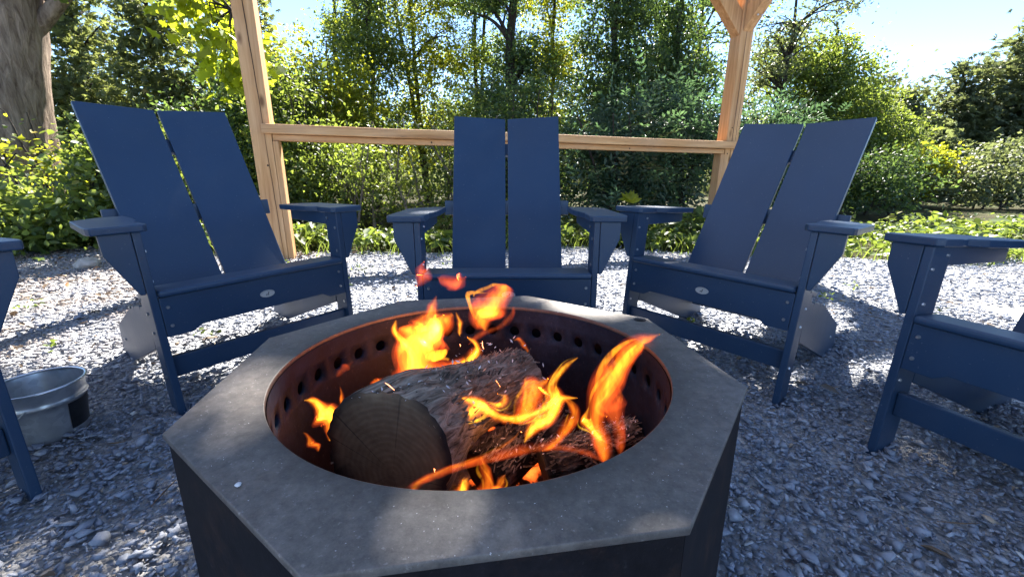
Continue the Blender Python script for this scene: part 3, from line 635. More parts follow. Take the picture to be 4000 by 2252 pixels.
ZZ = np.array([[.105 + .05 * mnoise.fractal((x * 9, y * 9, 3.0), 1, 2, 4) - .03 * (math.hypot(x, y) / .3) ** 2 for x, y in zip(rx, ry)] for rx, ry in zip(XX, YY)])
_i = np.arange(13)[:, None] * 60; _j = np.arange(60)[None]; _k = (_j + 1) % 60
ab = np_mesh('ash_bed', np.stack([XX + PIT[0], YY + PIT[1], ZZ], -1).reshape(-1, 3), np.stack([_i + _j, _i + _k, _i + 60 + _k, _i + 60 + _j], -1).reshape(-1, 4), mk_ashbed(), smooth=True)
tag(ab, 'grey ash and glowing embers covering the floor of the bowl', 'ash', kind='stuff')

def mk_flame(name, col, strength, lo, hi, sc):
    m = bpy.data.materials.new(name); m.use_nodes = True; n, l = m.node_tree.nodes, m.node_tree.links; n.clear()
    out = n.new('ShaderNodeOutputMaterial'); em = N(n, 'ShaderNodeEmission'); em.inputs['Color'].default_value = (*col, 1)
    tc = N(n, 'ShaderNodeTexCoord'); mp = N(n, 'ShaderNodeMapping'); mp.inputs['Scale'].default_value = (sc, sc, sc * .35); l.new(tc.outputs['Object'], mp.inputs[0])
    t = N(n, 'ShaderNodeTexNoise', Scale=1.0, Detail=2.0, Roughness=.5, Distortion=1.0); l.new(mp.outputs[0], t.inputs['Vector'])
    r = N(n, 'ShaderNodeMapRange'); r.inputs[1].default_value = lo; r.inputs[2].default_value = hi; r.inputs[3].default_value = .12 * strength; r.inputs[4].default_value = strength; l.new(t.outputs['Fac'], r.inputs[0])
    l.new(r.outputs[0], em.inputs['Strength']); l.new(em.outputs[0], out.inputs['Volume'])
    return m
M_FL = {}
for _k, _cols, _st in (('y', ((1, .16, .010), (1, .26, .012), (1, .40, .018), (1, .55, .045), (1, .50, .03)), (9, 22, 50, 70, 60)),
                       ('o', ((1, .11, .010), (1, .17, .010), (1, .25, .010), (1, .36, .018), (1, .34, .015)), (7, 11, 18, 24, 34)),
                       ('r', ((1, .10, .022), (1, .13, .020), (1, .16, .018), (1, .2, .02), (1, .2, .02)), (4, 5, 6, 7, 9))):
    for _q in range(5):
        M_FL[_k + '0123s'[_q]] = mk_flame('flame_' + {'y': 'yellow', 'o': 'orange', 'r': 'red'}[_k] + '_' + '0123s'[_q], _cols[_q], _st[_q], .34, .66, 40 + 6 * _q)
FLAMES=[('y',[(-0.2139,0.8,0.2641,0.0226),(-0.2046,0.808,0.2933,0.0196),(-0.2104,0.816,0.3224,0.0166),(-0.2316,0.824,0.3452,0.0151),(-0.2461,0.832,0.3682,0.0128),(-0.244,0.84,0.3913,0.0038)]),
('o',[(-0.1652,0.82,0.2536,0.0811),(-0.1803,0.828,0.2919,0.0885),(-0.1917,0.836,0.3258,0.073),(-0.1803,0.844,0.3556,0.0538),(-0.1538,0.852,0.3773,0.0366),(-0.1273,0.86,0.3991,0.0077)]),
('y',[(-0.1772,0.81,0.3596,0.0407),(-0.166,0.8233,0.3741,0.0374),(-0.1585,0.8367,0.3871,0.0226),(-0.1449,0.85,0.4004,0.0046)]),
('o',[(-0.1773,0.83,0.3613,0.0302),(-0.1705,0.84,0.3858,0.025),(-0.1679,0.85,0.4144,0.0167),(-0.161,0.86,0.4391,0.0023)]),
('y',[(-0.1586,0.79,0.2823,0.0334),(-0.1211,0.792,0.3039,0.0258),(-0.0859,0.794,0.3214,0.0206),(-0.0691,0.796,0.3425,0.0139),(-0.0755,0.798,0.3625,0.0102),(-0.089,0.8,0.3702,0.0036)]),
('o',[(-0.2395,0.84,0.3732,0.0228),(-0.219,0.845,0.3549,0.0269),(-0.2019,0.85,0.3695,0.0308),(-0.1922,0.855,0.3923,0.0154),(-0.1697,0.86,0.3988,0.0039)]),
('o',[(-0.0564,0.86,0.3603,0.0195),(-0.063,0.865,0.3895,0.0428),(-0.0467,0.87,0.4186,0.0465),(-0.0216,0.875,0.4456,0.0324),(-0.012,0.88,0.4603,0.0031)]),
('r',[(-0.0941,0.86,0.3285,0.0063),(-0.0664,0.8625,0.353,0.0086),(-0.0233,0.865,0.369,0.0086),(-0.0,0.8675,0.3932,0.0093),(0.0037,0.87,0.4128,0.0023)]),
('y',[(-0.1114,0.84,0.3569,0.0054),(-0.1106,0.845,0.3802,0.0092),(-0.1188,0.85,0.4067,0.0023)]),
('r',[(-0.2103,0.9,0.4494,0.0103),(-0.1968,0.9067,0.4683,0.0214),(-0.2013,0.9133,0.485,0.0159),(-0.1959,0.92,0.4998,0.002)]),
('r',[(-0.1659,0.9,0.4702,0.0063),(-0.1381,0.91,0.4595,0.0223),(-0.1217,0.92,0.4507,0.0242),(-0.1055,0.93,0.4629,0.0024)]),
('o',[(0.0402,0.86,0.3037,0.004),(0.03,0.86,0.3229,0.0071),(0.018,0.86,0.3398,0.0078),(0.0042,0.86,0.3376,0.0024)]),
('y',[(-0.0961,0.58,0.3128,0.0056),(-0.0702,0.59,0.3177,0.016),(-0.0495,0.6,0.3278,0.0202),(-0.0602,0.61,0.338,0.0151),(-0.092,0.62,0.3384,0.0035)]),
('y',[(-0.0566,0.6,0.3326,0.0115),(-0.0283,0.608,0.308,0.0164),(0.001,0.616,0.3014,0.0119),(0.04,0.624,0.3084,0.0132),(0.0763,0.632,0.3224,0.0151),(0.1119,0.64,0.3257,0.0024)]),
('y',[(0.0226,0.62,0.252,0.0091),(0.0408,0.6267,0.2756,0.0171),(0.0651,0.6333,0.2958,0.0214),(0.0745,0.64,0.3262,0.0195),(0.0676,0.6467,0.3495,0.0152),(0.0873,0.6533,0.3731,0.0103),(0.1132,0.66,0.3917,0.0015)]),
('o',[(-0.0019,0.62,0.2902,0.009),(0.0223,0.635,0.3082,0.0244),(0.0409,0.65,0.327,0.0308),(0.0539,0.665,0.3395,0.0156),(0.0644,0.68,0.342,0.0026)]),
('o',[(0.0518,0.6,0.253,0.0089),(0.0819,0.61,0.2701,0.0155),(0.1044,0.62,0.2978,0.015),(0.1033,0.63,0.3187,0.0102),(0.0828,0.64,0.333,0.0024)]),
('o',[(0.1623,0.6,0.2187,0.012),(0.1582,0.6171,0.2445,0.0201),(0.147,0.6343,0.2818,0.0221),(0.1506,0.6514,0.3269,0.0278),(0.1702,0.6686,0.366,0.0343),(0.1993,0.6857,0.3888,0.0347),(0.2349,0.7029,0.4004,0.0193),(0.2701,0.72,0.4109,0.0016)]),
('r',[(0.1878,0.62,0.2246,0.008),(0.1875,0.64,0.264,0.0187),(0.1776,0.66,0.301,0.0284),(0.1714,0.68,0.3392,0.0191),(0.1729,0.7,0.3573,0.0026)]),
('y',[(0.158,0.62,0.2565,0.0073),(0.1386,0.6267,0.271,0.0134),(0.1261,0.6333,0.2857,0.0123),(0.1332,0.64,0.3111,0.0015)]),
('y',[(-0.3095,0.62,0.2532,0.0122),(-0.3042,0.625,0.2778,0.0255),(-0.3112,0.63,0.3022,0.0291),(-0.3286,0.635,0.3144,0.02),(-0.3533,0.64,0.3181,0.0018)]),
('o',[(-0.277,0.62,0.3087,0.0089),(-0.282,0.63,0.3262,0.0084),(-0.2899,0.64,0.3457,0.0012)]),
('o',[(-0.2944,0.55,0.2847,0.0082),(-0.3031,0.555,0.2984,0.0087),(-0.3184,0.56,0.3105,0.0014)]),
('o',[(-0.2837,0.76,0.2654,0.0072),(-0.271,0.77,0.2821,0.0152),(-0.2464,0.78,0.285,0.0022)]),
('r',[(-0.3448,0.74,0.3075,0.0028),(-0.3259,0.745,0.3242,0.0104),(-0.3072,0.75,0.339,0.0017)]),
('r',[(-0.1416,0.46,0.2961,0.0033),(-0.1134,0.4733,0.3047,0.0143),(-0.0668,0.4867,0.3156,0.0194),(-0.0063,0.5,0.3215,0.0223),(0.0569,0.5133,0.3208,0.0193),(0.1108,0.5267,0.3021,0.013),(0.1386,0.54,0.278,0.0022)]),
('o',[(-0.1275,0.44,0.2975,0.0113),(-0.1188,0.446,0.314,0.0159),(-0.0852,0.452,0.3282,0.0136),(-0.0399,0.458,0.3452,0.0114),(-0.0013,0.464,0.3676,0.0068),(0.0123,0.47,0.3793,0.0014)]),
('y',[(-0.0606,0.43,0.3017,0.0146),(-0.0603,0.435,0.3187,0.0146),(-0.0532,0.44,0.3317,0.0013)]),
('o',[(-0.036,0.44,0.2926,0.0159),(-0.0297,0.4433,0.3224,0.0148),(-0.0342,0.4467,0.3382,0.009),(-0.038,0.45,0.3567,0.0011)]),
('o',[(-0.0235,0.44,0.2982,0.0136),(-0.0134,0.445,0.3184,0.0113),(-0.0067,0.45,0.3277,0.0011)]),
('y',[(-0.1202,0.43,0.3067,0.0088),(-0.1262,0.43,0.316,0.0088),(-0.1324,0.43,0.3225,0.0011)]),
('y',[(-0.034,0.52,0.3903,0.005),(-0.0144,0.5267,0.3808,0.0101),(-0.0094,0.5333,0.3882,0.0066),(-0.0198,0.54,0.3914,0.0013)]),
('o',[(0.1696,0.66,0.2794,0.0064),(0.1511,0.6667,0.2895,0.0096),(0.1701,0.6733,0.3144,0.0096),(0.1735,0.68,0.3321,0.0016)])]
def spline(A, m):
    A = np.asarray(A, float); n = len(A); s = np.linspace(0, n - 1, m); A2 = A.reshape(n, -1); E = np.concatenate([2 * A2[:1] - A2[1:2], A2, 2 * A2[-1:] - A2[-2:-1]])
    i = np.minimum(s.astype(int), n - 2); t = (s - i)[:, None]; p0, p1, p2, p3 = E[i], E[i + 1], E[i + 2], E[i + 3]
    return .5 * (2 * p1 + (p2 - p0) * t + (2 * p0 - 5 * p1 + 4 * p2 - p3) * t ** 2 + (3 * p1 - p0 - 3 * p2 + p3) * t ** 3)
def flame_mesh(C, Wd, thick, curl, seed, scale=1.0):
    """closed sheet-like tongue round the centre line C, crescent section"""
    rng = np.random.default_rng(seed); k = len(C); u = np.arange(k) / k
    t = np.gradient(C, axis=0); t /= np.linalg.norm(t, axis=1, keepdims=True) + 1e-9
    tw = rng.uniform(-.5, .5) + .5 * np.sin(u * 6 + rng.uniform(0, 6))
    d = np.stack([np.sin(tw) * .6, np.ones(k), 0 * u], 1); d /= np.linalg.norm(d, axis=1, keepdims=True)
    lat = np.cross(t, d); lat /= np.linalg.norm(lat, axis=1, keepdims=True); d = np.cross(lat, t)
    na = 14; an = np.linspace(0, 2 * math.pi, na, endpoint=False)
    x = np.cos(an) * scale; y = np.sin(an) * thick * scale + (1 - x * x) * curl
    V = C[:, None] + Wd[:, None, None] * .5 * (x[None, :, None] * lat[:, None] + y[None, :, None] * d[:, None])
    i = np.arange(k - 1)[:, None] * na; j = np.arange(na)[None]; kk = (j + 1) % na
    F = np.stack([i + j, i + kk, i + na + kk, i + na + j], -1).reshape(-1, 4)
    V = np.concatenate([V.reshape(-1, 3), V[0].mean(0)[None], V[-1].mean(0)[None]]); b = k * na
    T0 = np.stack([kk[0], j[0], np.full(na, b)], -1); T1 = np.stack([b - na + j[0], b - na + kk[0], np.full(na, b + 1)], -1)
    return V, [F, np.concatenate([T0, T1])]
def flame_obj(name, V, F, mat, parent):
    o = np_mesh(name, V, F, mat, parent, smooth=True)
    bm = bmesh.new(); bm.from_mesh(o.data); bmesh.ops.recalc_face_normals(bm, faces=bm.faces)
    if bm.calc_volume(signed=True) < 0: bmesh.ops.reverse_faces(bm, faces=bm.faces)
    bm.to_mesh(o.data); bm.free(); return o
def build_fire():
    root = empty('campfire', (PIT[0], PIT[1], .11)); tag(root, 'orange and yellow flames licking up from the logs in the pit', 'fire')
    off = np.array([PIT[0], PIT[1], .11])
    for i, (kind, pts) in enumerate(FLAMES):
        rng = np.random.default_rng(100 + i); A = np.array(pts); m = 10 * (len(A) - 1) + 4
        C = spline(A[:, :3] - off, m); A[:, 3] *= .5 if i in (25, 26) else 1.0; W = np.maximum(spline(A[:, 3], m)[:, 0] * 1.75, .0006); W[:5] *= np.linspace(.35, 1, 5); u = np.linspace(0, 1, m)
        W *= 1 + .12 * np.sin(u * 17 + rng.uniform(0, 6)); W = np.maximum(W, .0006)
        C[:, 1] += .3 * W * np.sin(u * 7 + rng.uniform(0, 6))
        curl = .3 * rng.choice([-1, 1])
        fl = None
        for q, (sc, mk) in enumerate(((1.0, 'r0' if kind != 'r' else 'r0'), (.86, kind + '0'), (.70, kind + '1'), (.50, kind + '2'), (.28, kind + '3'))):
            V, F = flame_mesh(C, W, .36, curl, i, sc)
            o = flame_obj('flame' if q == 0 else 'flame_layer', V, F, M_FL[mk], root if q == 0 else fl)
            if q == 0: fl = o
        # filaments: brighter streaks running with the tongue
        lat = np.gradient(C, axis=0)[:, [2, 1, 0]] * [1, 0, -1]; lat /= np.linalg.norm(lat, axis=1, keepdims=True) + 1e-9
        for s in range(3 if A[:, 3].max() > .012 else 1):
            a, b = sorted(rng.uniform(0, 1, 2)); a, b = min(a, .45), max(b, .6); g = (u >= a) & (u <= b)
            if g.sum() < 6: continue
            o_ = rng.uniform(-.42, .42) + .22 * np.sin(u * rng.uniform(4, 9) + rng.uniform(0, 6)); Cs = (C + lat * (W * o_)[:, None])[g]; un = np.linspace(0, 1, g.sum())
            Ws = W[g] * rng.uniform(.10, .2) * np.sin(np.clip(un, .04, .97) * math.pi) ** .7 + .0005
            V, F = flame_mesh(Cs, Ws, .6, 0, i + s); flame_obj('flame_streak', V, F, M_FL[kind + 's'], fl)
    # sparks
    rng = np.random.default_rng(2); parts = []
    for _ in range(12):
        p = np.array([rng.uniform(-.24, .24), rng.uniform(-.2, .22), rng.uniform(.1, .32)]); q = p + rng.normal(0, 1, 3) * [.006, .003, .008]
        parts.append(tube_np([p, (p + q) / 2 + rng.normal(0, .0015, 3), q], [.0003, .0007, .0003], 5))
    m, n, l, b = mat_new('spark'); b.inputs['Emission Color'].default_value = (1, .25, .05, 1); b.inputs['Emission Strength'].default_value = 1.2
    V, F = merge(parts); tag(np_mesh('sparks', V, F, m, root), kind='stuff')
    ld = bpy.data.lights.new('fire_glow', 'POINT'); ld.energy = .06; ld.color = (1, .36, .09); ld.shadow_soft_size = .07
    lo = bpy.data.objects.new('fire_glow', ld); lo.location = (.03, .02, .16); link(lo, root)
build_fire()

# ------------------------------------------------------------------ chairs
def chair_parts():
    """list of (name, mesh datablock, parent index or None); viewer frame: x right, y to the back, z up, origin between the front feet"""
    A, T, HA, LEAN = .273, .0195, .5594, .046
    out = []
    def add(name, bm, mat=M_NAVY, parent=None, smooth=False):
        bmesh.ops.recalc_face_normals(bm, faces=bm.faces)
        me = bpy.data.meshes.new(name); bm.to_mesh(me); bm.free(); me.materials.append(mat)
        if smooth:
            for q in me.polygons: q.use_smooth = True
        out.append((name, me, parent)); return len(out) - 1
    ly = lambda z: -LEAN * (HA - z)
    zt = HA - T
    sh = lambda bm, s: (bmesh.ops.scale(bm, vec=(s, 1, 1), verts=bm.verts), bmesh.ops.reverse_faces(bm, faces=bm.faces) if s < 0 else None)
    def lathe_bolt(pos, ax):
        bm = bmesh.new(); R = Matrix.Rotation(math.pi / 2, 4, 'X') if ax == 'y' else Matrix.Rotation(math.pi / 2, 4, 'Y')
        bmesh.ops.create_cone(bm, cap_ends=True, segments=10, radius1=.0052, radius2=.0036, depth=.005, matrix=Matrix.Translation(pos) @ R)
        add('bolt', bm, M_BOLT)
    for s in (-1, 1):
        # front leg
        o = [(ly(0), -.012), (ly(0) + .078, -.012), (ly(zt) + .078, zt - .0005), (ly(zt), zt - .0005)]
        bm = prism(o, 0, A, A + T, .003); sh(bm, s); add('front_leg', bm)
        # outward bracket under the arm (front view outline)
        zb = .3713
        o = [(A + T + .0012, zt - .0005), (A + T + .0655, zt - .0005), (A + T + .0645, zt - .055), (A + T + .0125, zb), (A + T + .0012, zb)]
        bm = prism(o, 1, 0, .020, .0025)
        for v in bm.verts: v.co.y += ly(v.co.z) + .0012
        sh(bm, s); add('arm_bracket', bm)
        # armrest
        o = [(.3765, .006), (.3705, -.012), (.268, -.012), (.257, .000), (.257, .075), (.262, .105), (.247, .165), (.240, .235), (.240, .372), (.305, .372), (.372, .300), (.3785, .035)]
        bm = prism(o, 2, zt, HA, .004, 3)
        for v in bm.verts: v.co.z -= .045 * max(0, v.co.y)
        sh(bm, s); add('armrest', bm)
        # rail under the arm
        o = [(ly(zt) + .080, zt - .0046), (.352, zt - .017), (.352, zt - .056), (ly(zt) + .080, zt - .050)]
        bm = prism(o, 0, A + .002, A + T - .002, .002); sh(bm, s); add('arm_rail', bm)
        # side panel that runs back to the rear foot
        o = [(.0585, .352), (.098, .340), (.118, .306), (.150, .300), (.154, .288), (.160, .300), (.245, .279), (.249, .266), (.255, .277), (.335, .258), (.362, .236), (.640, .112), (.690, -.008), (.545, -.012), (.0695, .186)]
        bm = prism(o, 0, A + .002, A + T - .001, .0015); sh(bm, s); add('side_panel', bm)
        # back slat: flat board, turned slightly so that the two form a shallow V
        bl, br = Vector((s * .222, .313, .262)), Vector((s * .0052, .330, .258)); tl, tr = Vector((s * .238, .7621, .9074)), Vector((s * .0053, .7819, .8964))
        nrm = (br - bl).cross(tl - bl).normalized(); nrm = nrm if nrm.y > 0 else -nrm
        bm = bmesh.new(); f = [bm.verts.new(p) for p in (bl, br, tr, tl)]; g2 = [bm.verts.new(p + nrm * T) for p in (bl, br, tr, tl)]
        bm.faces.new(f); bm.faces.new(g2[::-1])
        for i in range(4): bm.faces.new((f[i], g2[i], g2[(i + 1) % 4], f[(i + 1) % 4]))
        bmesh.ops.recalc_face_normals(bm, faces=bm.faces); bevel(bm, .003, 2); add('back_slat', bm)
    # front apron with the relieved lower edge
    z0, z1, n = .2402, .355, .016
    o = [(-A + .001, z1), (-A + .001, z0), (-A + .062, z0), (-A + .088, z0 + n), (A - .088, z0 + n), (A - .062, z0), (A - .001, z0), (A - .001, z1)]
    bm = prism(o, 1, 0, T, .002)
    for v in bm.verts: v.co.y += ly(v.co.z) + .0015
    add('front_apron', bm)
    # seat slats, bull-nosed front one
    seat = [(-.012, .372, .10), (.096, .352, .095), (.197, .326, .095)]
    for i, (y0, z, w) in enumerate(seat):
        ang = -.05 if i == 0 else -.26
        bm = box((-A + .002, 0, -T), (A - .002, w, 0), .0085 if i == 0 else .004, 3)
        bmesh.ops.rotate(bm, verts=bm.verts, cent=(0, 0, 0), matrix=Matrix.Rotation(ang, 3, 'X')); bmesh.ops.translate(bm, verts=bm.verts, vec=(0, y0 - .009, z + .0055)); add('seat_slat', bm)
    # lower stretcher
    bm = box((-A + .0012, .024, .1088), (A - .0012, .024 + T, .1717), .003)
    for v in bm.verts: v.co.y += ly(.14)
    add('stretcher', bm)
    # cross rails behind the back slats
    for z, hw in ((.520, .268), (.762, .20)):
        y = .313 + (z - .262) * (.7621 - .313) / (.9074 - .262) + .043
        bm = box((-hw, 0, -.030), (hw, T, .030), .003); bmesh.ops.rotate(bm, verts=bm.verts, cent=(0, 0, 0), matrix=Matrix.Rotation(-.12 if z < .6 else -.6, 3, 'X'))
        bmesh.ops.translate(bm, verts=bm.verts, vec=(0, y, z)); add('back_rail', bm)
    bm = box((-A + .002, .56, .07), (A - .002, .56 + T, .15), .003); add('rear_stretcher', bm)
    # oval maker's badge with a little chair emblem
    zl = .3036; yb = ly(zl) - .0005
    bm = bmesh.new(); bmesh.ops.create_cone(bm, cap_ends=True, segments=40, radius1=1, radius2=.94, depth=.004, matrix=Matrix.Translation((.003, yb, zl)) @ Matrix.Rotation(math.pi / 2, 4, 'X') @ Matrix.Diagonal((.0225, .0118, 1, 1)))
    b = add('badge', bm, M_BADGE)
    bm = bmesh.new()
    def stroke(x0, z0, x1, z1, w):
        d = Vector((x1 - x0, 0, z1 - z0)); n_ = Vector((-d.z, 0, d.x)).normalized() * w / 2; o_ = Vector((.003, yb - .00235, zl))
        bm.faces.new([bm.verts.new(o_ + p) for p in (Vector((x0, 0, z0)) - n_, Vector((x1, 0, z1)) - n_, Vector((x1, 0, z1)) + n_, Vector((x0, 0, z0)) + n_)])
    for q in ((-.0045, -.0062, -.0035, -.001, .0011), (.002, -.0062, .002, -.001, .0011), (-.006, -.001, .0035, -.001, .0013), (.002, -.001, .0045, .006, .0016), (.0005, -.001, .0025, .0062, .0012), (-.0055, -.0035, .0035, -.0045, .0009)): stroke(*q)
    for k in range(9):
        t = math.radians(150 - k * 15) ; stroke(.0178 * math.cos(t) - .0008, .0088 * math.sin(t), .0178 * math.cos(t) + .0008, .0088 * math.sin(t) + .0004, .0011)
    add('emblem', bm, M_EMBLEM, b)
    for s in (-1, 1):
        for z in (.272, .326): lathe_bolt((s * (A - .017), ly(z) - .0005, z), 'y')
        for y, z in ((.045, .303), (.030, .248), (.008, .118)): lathe_bolt((s * (A + T + .001), y, z), 'x')
        for y, z in ((.30, .262), (.56, .075)): lathe_bolt((s * (A + T), y, z), 'x')
        for y, z in ((.060, zt - .024), (.010, zt - .055), (.012, .40), (.0, .205)): lathe_bolt((s * (A - .001), y, z), 'x')
    return out
CHAIR = chair_parts()
def place_chair(x, y, a, t, p, label):
    root = empty('adirondack_chair', (x, y, 0), (p, -t, a)); tag(root, label, 'chair', 'navy chairs around the fire pit')
    obs = []
    for name, me, par in CHAIR:
        obs.append(link(bpy.data.objects.new(name, me), root if par is None else obs[par]))
    return root
place_chair(-.0133, 1.3406, .017, .0052, .030, 'navy two-slat chair straight behind the fire pit, its front badge behind the flames')
place_chair(-.8122, 1.3341, .8974, .0152, .0228, 'navy two-slat chair in front of the left timber post, turned towards the fire')
place_chair(.6495, 1.3959, -.8318, -.0139, -.0078, 'navy two-slat chair in front of the right timber post, turned towards the fire')
place_chair(1.0642, .6915, -1.1919, .0161, -.0179, 'navy chair cut off by the right edge, only one arm and front leg in full')
place_chair(-1.1946, .5272, 1.0874, -.0157, .0045, 'navy chair at the left edge beside the metal bucket, only arm tip and leg showing')

# ------------------------------------------------------------------ galvanised bucket
def build_bucket():
    m, n, l, b = mat_new('galvanised_sheet'); b.inputs['Metallic'].default_value = .85
    tc = N(n, 'ShaderNodeTexCoord'); v = N(n, 'ShaderNodeTexVoronoi', Scale=70.0); l.new(tc.outputs['Object'], v.inputs['Vector']); sp = N(n, 'ShaderNodeSeparateColor'); l.new(v.outputs['Color'], sp.inputs[0])
    t = N(n, 'ShaderNodeTexNoise', Scale=14.0, Detail=7.0); l.new(tc.outputs['Object'], t.inputs['Vector'])
    ad = N(n, 'ShaderNodeMath', operation='MULTIPLY_ADD'); ad.inputs[1].default_value = .25; l.new(sp.outputs[0], ad.inputs[0]); l.new(t.outputs['Fac'], ad.inputs[2])
    c = ramp(n, [(0.35, (0.52, 0.53, 0.54)), (0.85, (0.80, 0.81, 0.82))]); l.new(ad.outputs[0], c.inputs[0]); l.new(c.outputs[0], b.inputs['Base Color'])
    rr = N(n, 'ShaderNodeMapRange'); rr.inputs[3].default_value = .22; rr.inputs[4].default_value = .42; l.new(t.outputs['Fac'], rr.inputs[0]); l.new(rr.outputs[0], b.inputs['Roughness'])
    root = empty('metal_bucket', (-1.262, 1.010, -.004), (0, 0, .3)); tag(root, 'small galvanised metal bucket with a black label on the gravel', 'bucket')
    R0, R1, H = .072, .092, .152
    def lathe(prof, seg=56):
        V = np.array([[(r * math.cos(t), r * math.sin(t), z) for t in np.linspace(0, 2 * math.pi, seg, endpoint=False)] for r, z in prof]); nn = len(prof)
        i = np.arange(nn - 1)[:, None] * seg; j = np.arange(seg)[None]; k = (j + 1) % seg
        return V.reshape(-1, 3), np.stack([i + j, i + k, i + seg + k, i + seg + j], -1).reshape(-1, 4)
    rad = lambda z: R0 + (R1 - R0) * z / H
    prof = [(0.001, .006), (R0 - .002, .006), (R0 - .001, 0), (R0, 0), (R0 + .0008, .004)] + [(rad(z), z) for z in np.linspace(.006, .098, 8)] + [(rad(.102) + .0035, .102), (rad(.107) + .0045, .107), (rad(.112) + .0015, .112)] + [(rad(z), z) for z in np.linspace(.116, H - .006, 4)]
    V, F = lathe(prof); np_mesh('bucket_wall', V, F, m, root, smooth=True)
    V, F = lathe([(rad(H) - .0012 - .0012 * k, z) for k, z in enumerate([H - .004])] + [(rad(z) - .0012, z) for z in np.linspace(H - .006, .008, 10)]); np_mesh('inner_wall', V, F, m, root, smooth=True)
    an = np.linspace(0, 2 * math.pi, 65); V, F = tube_np([(rad(H) * math.cos(t), rad(H) * math.sin(t), H - .003) for t in an], .0036, 8); np_mesh('rim', V, F, m, root, smooth=True)
    hp = [(.0015 + rad(.10) * 1.06 * math.cos(t), -(rad(.10) * 1.07) * math.sin(t) , .120 - .085 * math.sin(t)) for t in np.linspace(.12, math.pi - .12, 30)]
    hp = [(x * math.cos(1.25) + y * math.sin(1.25), -x * math.sin(1.25) + y * math.cos(1.25), z) for x, y, z in hp]; V, F = tube_np(hp, .0020, 6); np_mesh('handle', V, F, m, root, smooth=True)
    # black printed label wrapped on the side facing the pit
    ts = np.linspace(-.50, .55, 18); zs = np.linspace(.020, .097, 4)
    V = np.array([[((rad(z) + .0010) * math.cos(t), (rad(z) + .0010) * math.sin(t), z) for t in ts] for z in zs]).reshape(-1, 3)
    i = (np.arange(3)[:, None] * 18 + np.arange(17)[None]).ravel(); np_mesh('label', V, np.stack([i, i + 1, i + 19, i + 18], -1), simple('black_label', (0.012, 0.012, 0.014), .35, var=.5, scale=60), root, smooth=True)
    # old ash lying in it
    bm = bmesh.new(); bmesh.ops.create_circle(bm, cap_ends=True, segments=40, radius=rad(.09) - .002, matrix=Matrix.Translation((0, 0, .09))); bm_obj('contents', bm, simple('bucket_water', (0.05, 0.06, 0.06), .12), root)
build_bucket()

# ------------------------------------------------------------------ vegetation
def unit(v): return v / (np.linalg.norm(v, axis=-1, keepdims=True) + 1e-9)
def leaf_cards(P, nrm, size, aspect, rng, shape='oval', axis=None):
    n = len(P); nrm = unit(nrm)
    a = rng.normal(size=(n, 3)) if axis is None else axis
    t = unit(a - nrm * (a * nrm).sum(1, keepdims=True)); b = np.cross(nrm, t); s = np.broadcast_to(np.asarray(size, float), (n,))[:, None]
    if shape == 'oval': L = [(-.5, 0, 0), (-.02, .5 * aspect, .10), (.5, 0, -.06), (-.02, -.5 * aspect, .10)]
    elif shape == 'hex': L = [(-.5, 0, 0), (-.22, .46 * aspect, .07), (.16, .40 * aspect, .06), (.5, 0, -.09), (.16, -.40 * aspect, .06), (-.22, -.46 * aspect, .07)]
    elif shape == 'maple': L = [(-.42, 0, 0), (-.36, .30, .04), (-.16, .22, .02), (-.08, .52, .03), (.10, .24, .02), (.26, .28, .0), (.52, 0, -.08), (.26, -.28, .0), (.10, -.24, .02), (-.08, -.52, .03), (-.16, -.22, .02), (-.36, -.30, .04)]
    V = np.stack([P + s * (x * t + y * b + z * nrm) for x, y, z in L], 1)
    k = len(L); base = (np.arange(n) * k)[:, None]
    if shape == 'oval': F = [np.concatenate([base + [0, 1, 2], base + [0, 2, 3]])]; rep = 2
    elif shape == 'hex': F = [np.concatenate([base + [0, 1, 2, 3], base + [0, 3, 4, 5]])]; rep = 2
    else: F = [base + np.arange(k)]; rep = 1
    return V.reshape(-1, 3), F[0], rep
def clumps_in(blobs, n, rng, shell=.55):
    """clump centres spread in ellipsoids, denser towards the outside"""
    vol = np.array([b[3] * b[4] * b[5] for b in blobs]) ** .75; pick = rng.choice(len(blobs), n, p=vol / vol.sum())
    B = np.array(blobs)[pick]; d = unit(rng.normal(size=(n, 3))); r = rng.random(n) ** shell
    return B[:, :3] + d * r[:, None] * B[:, 3:], d, pick
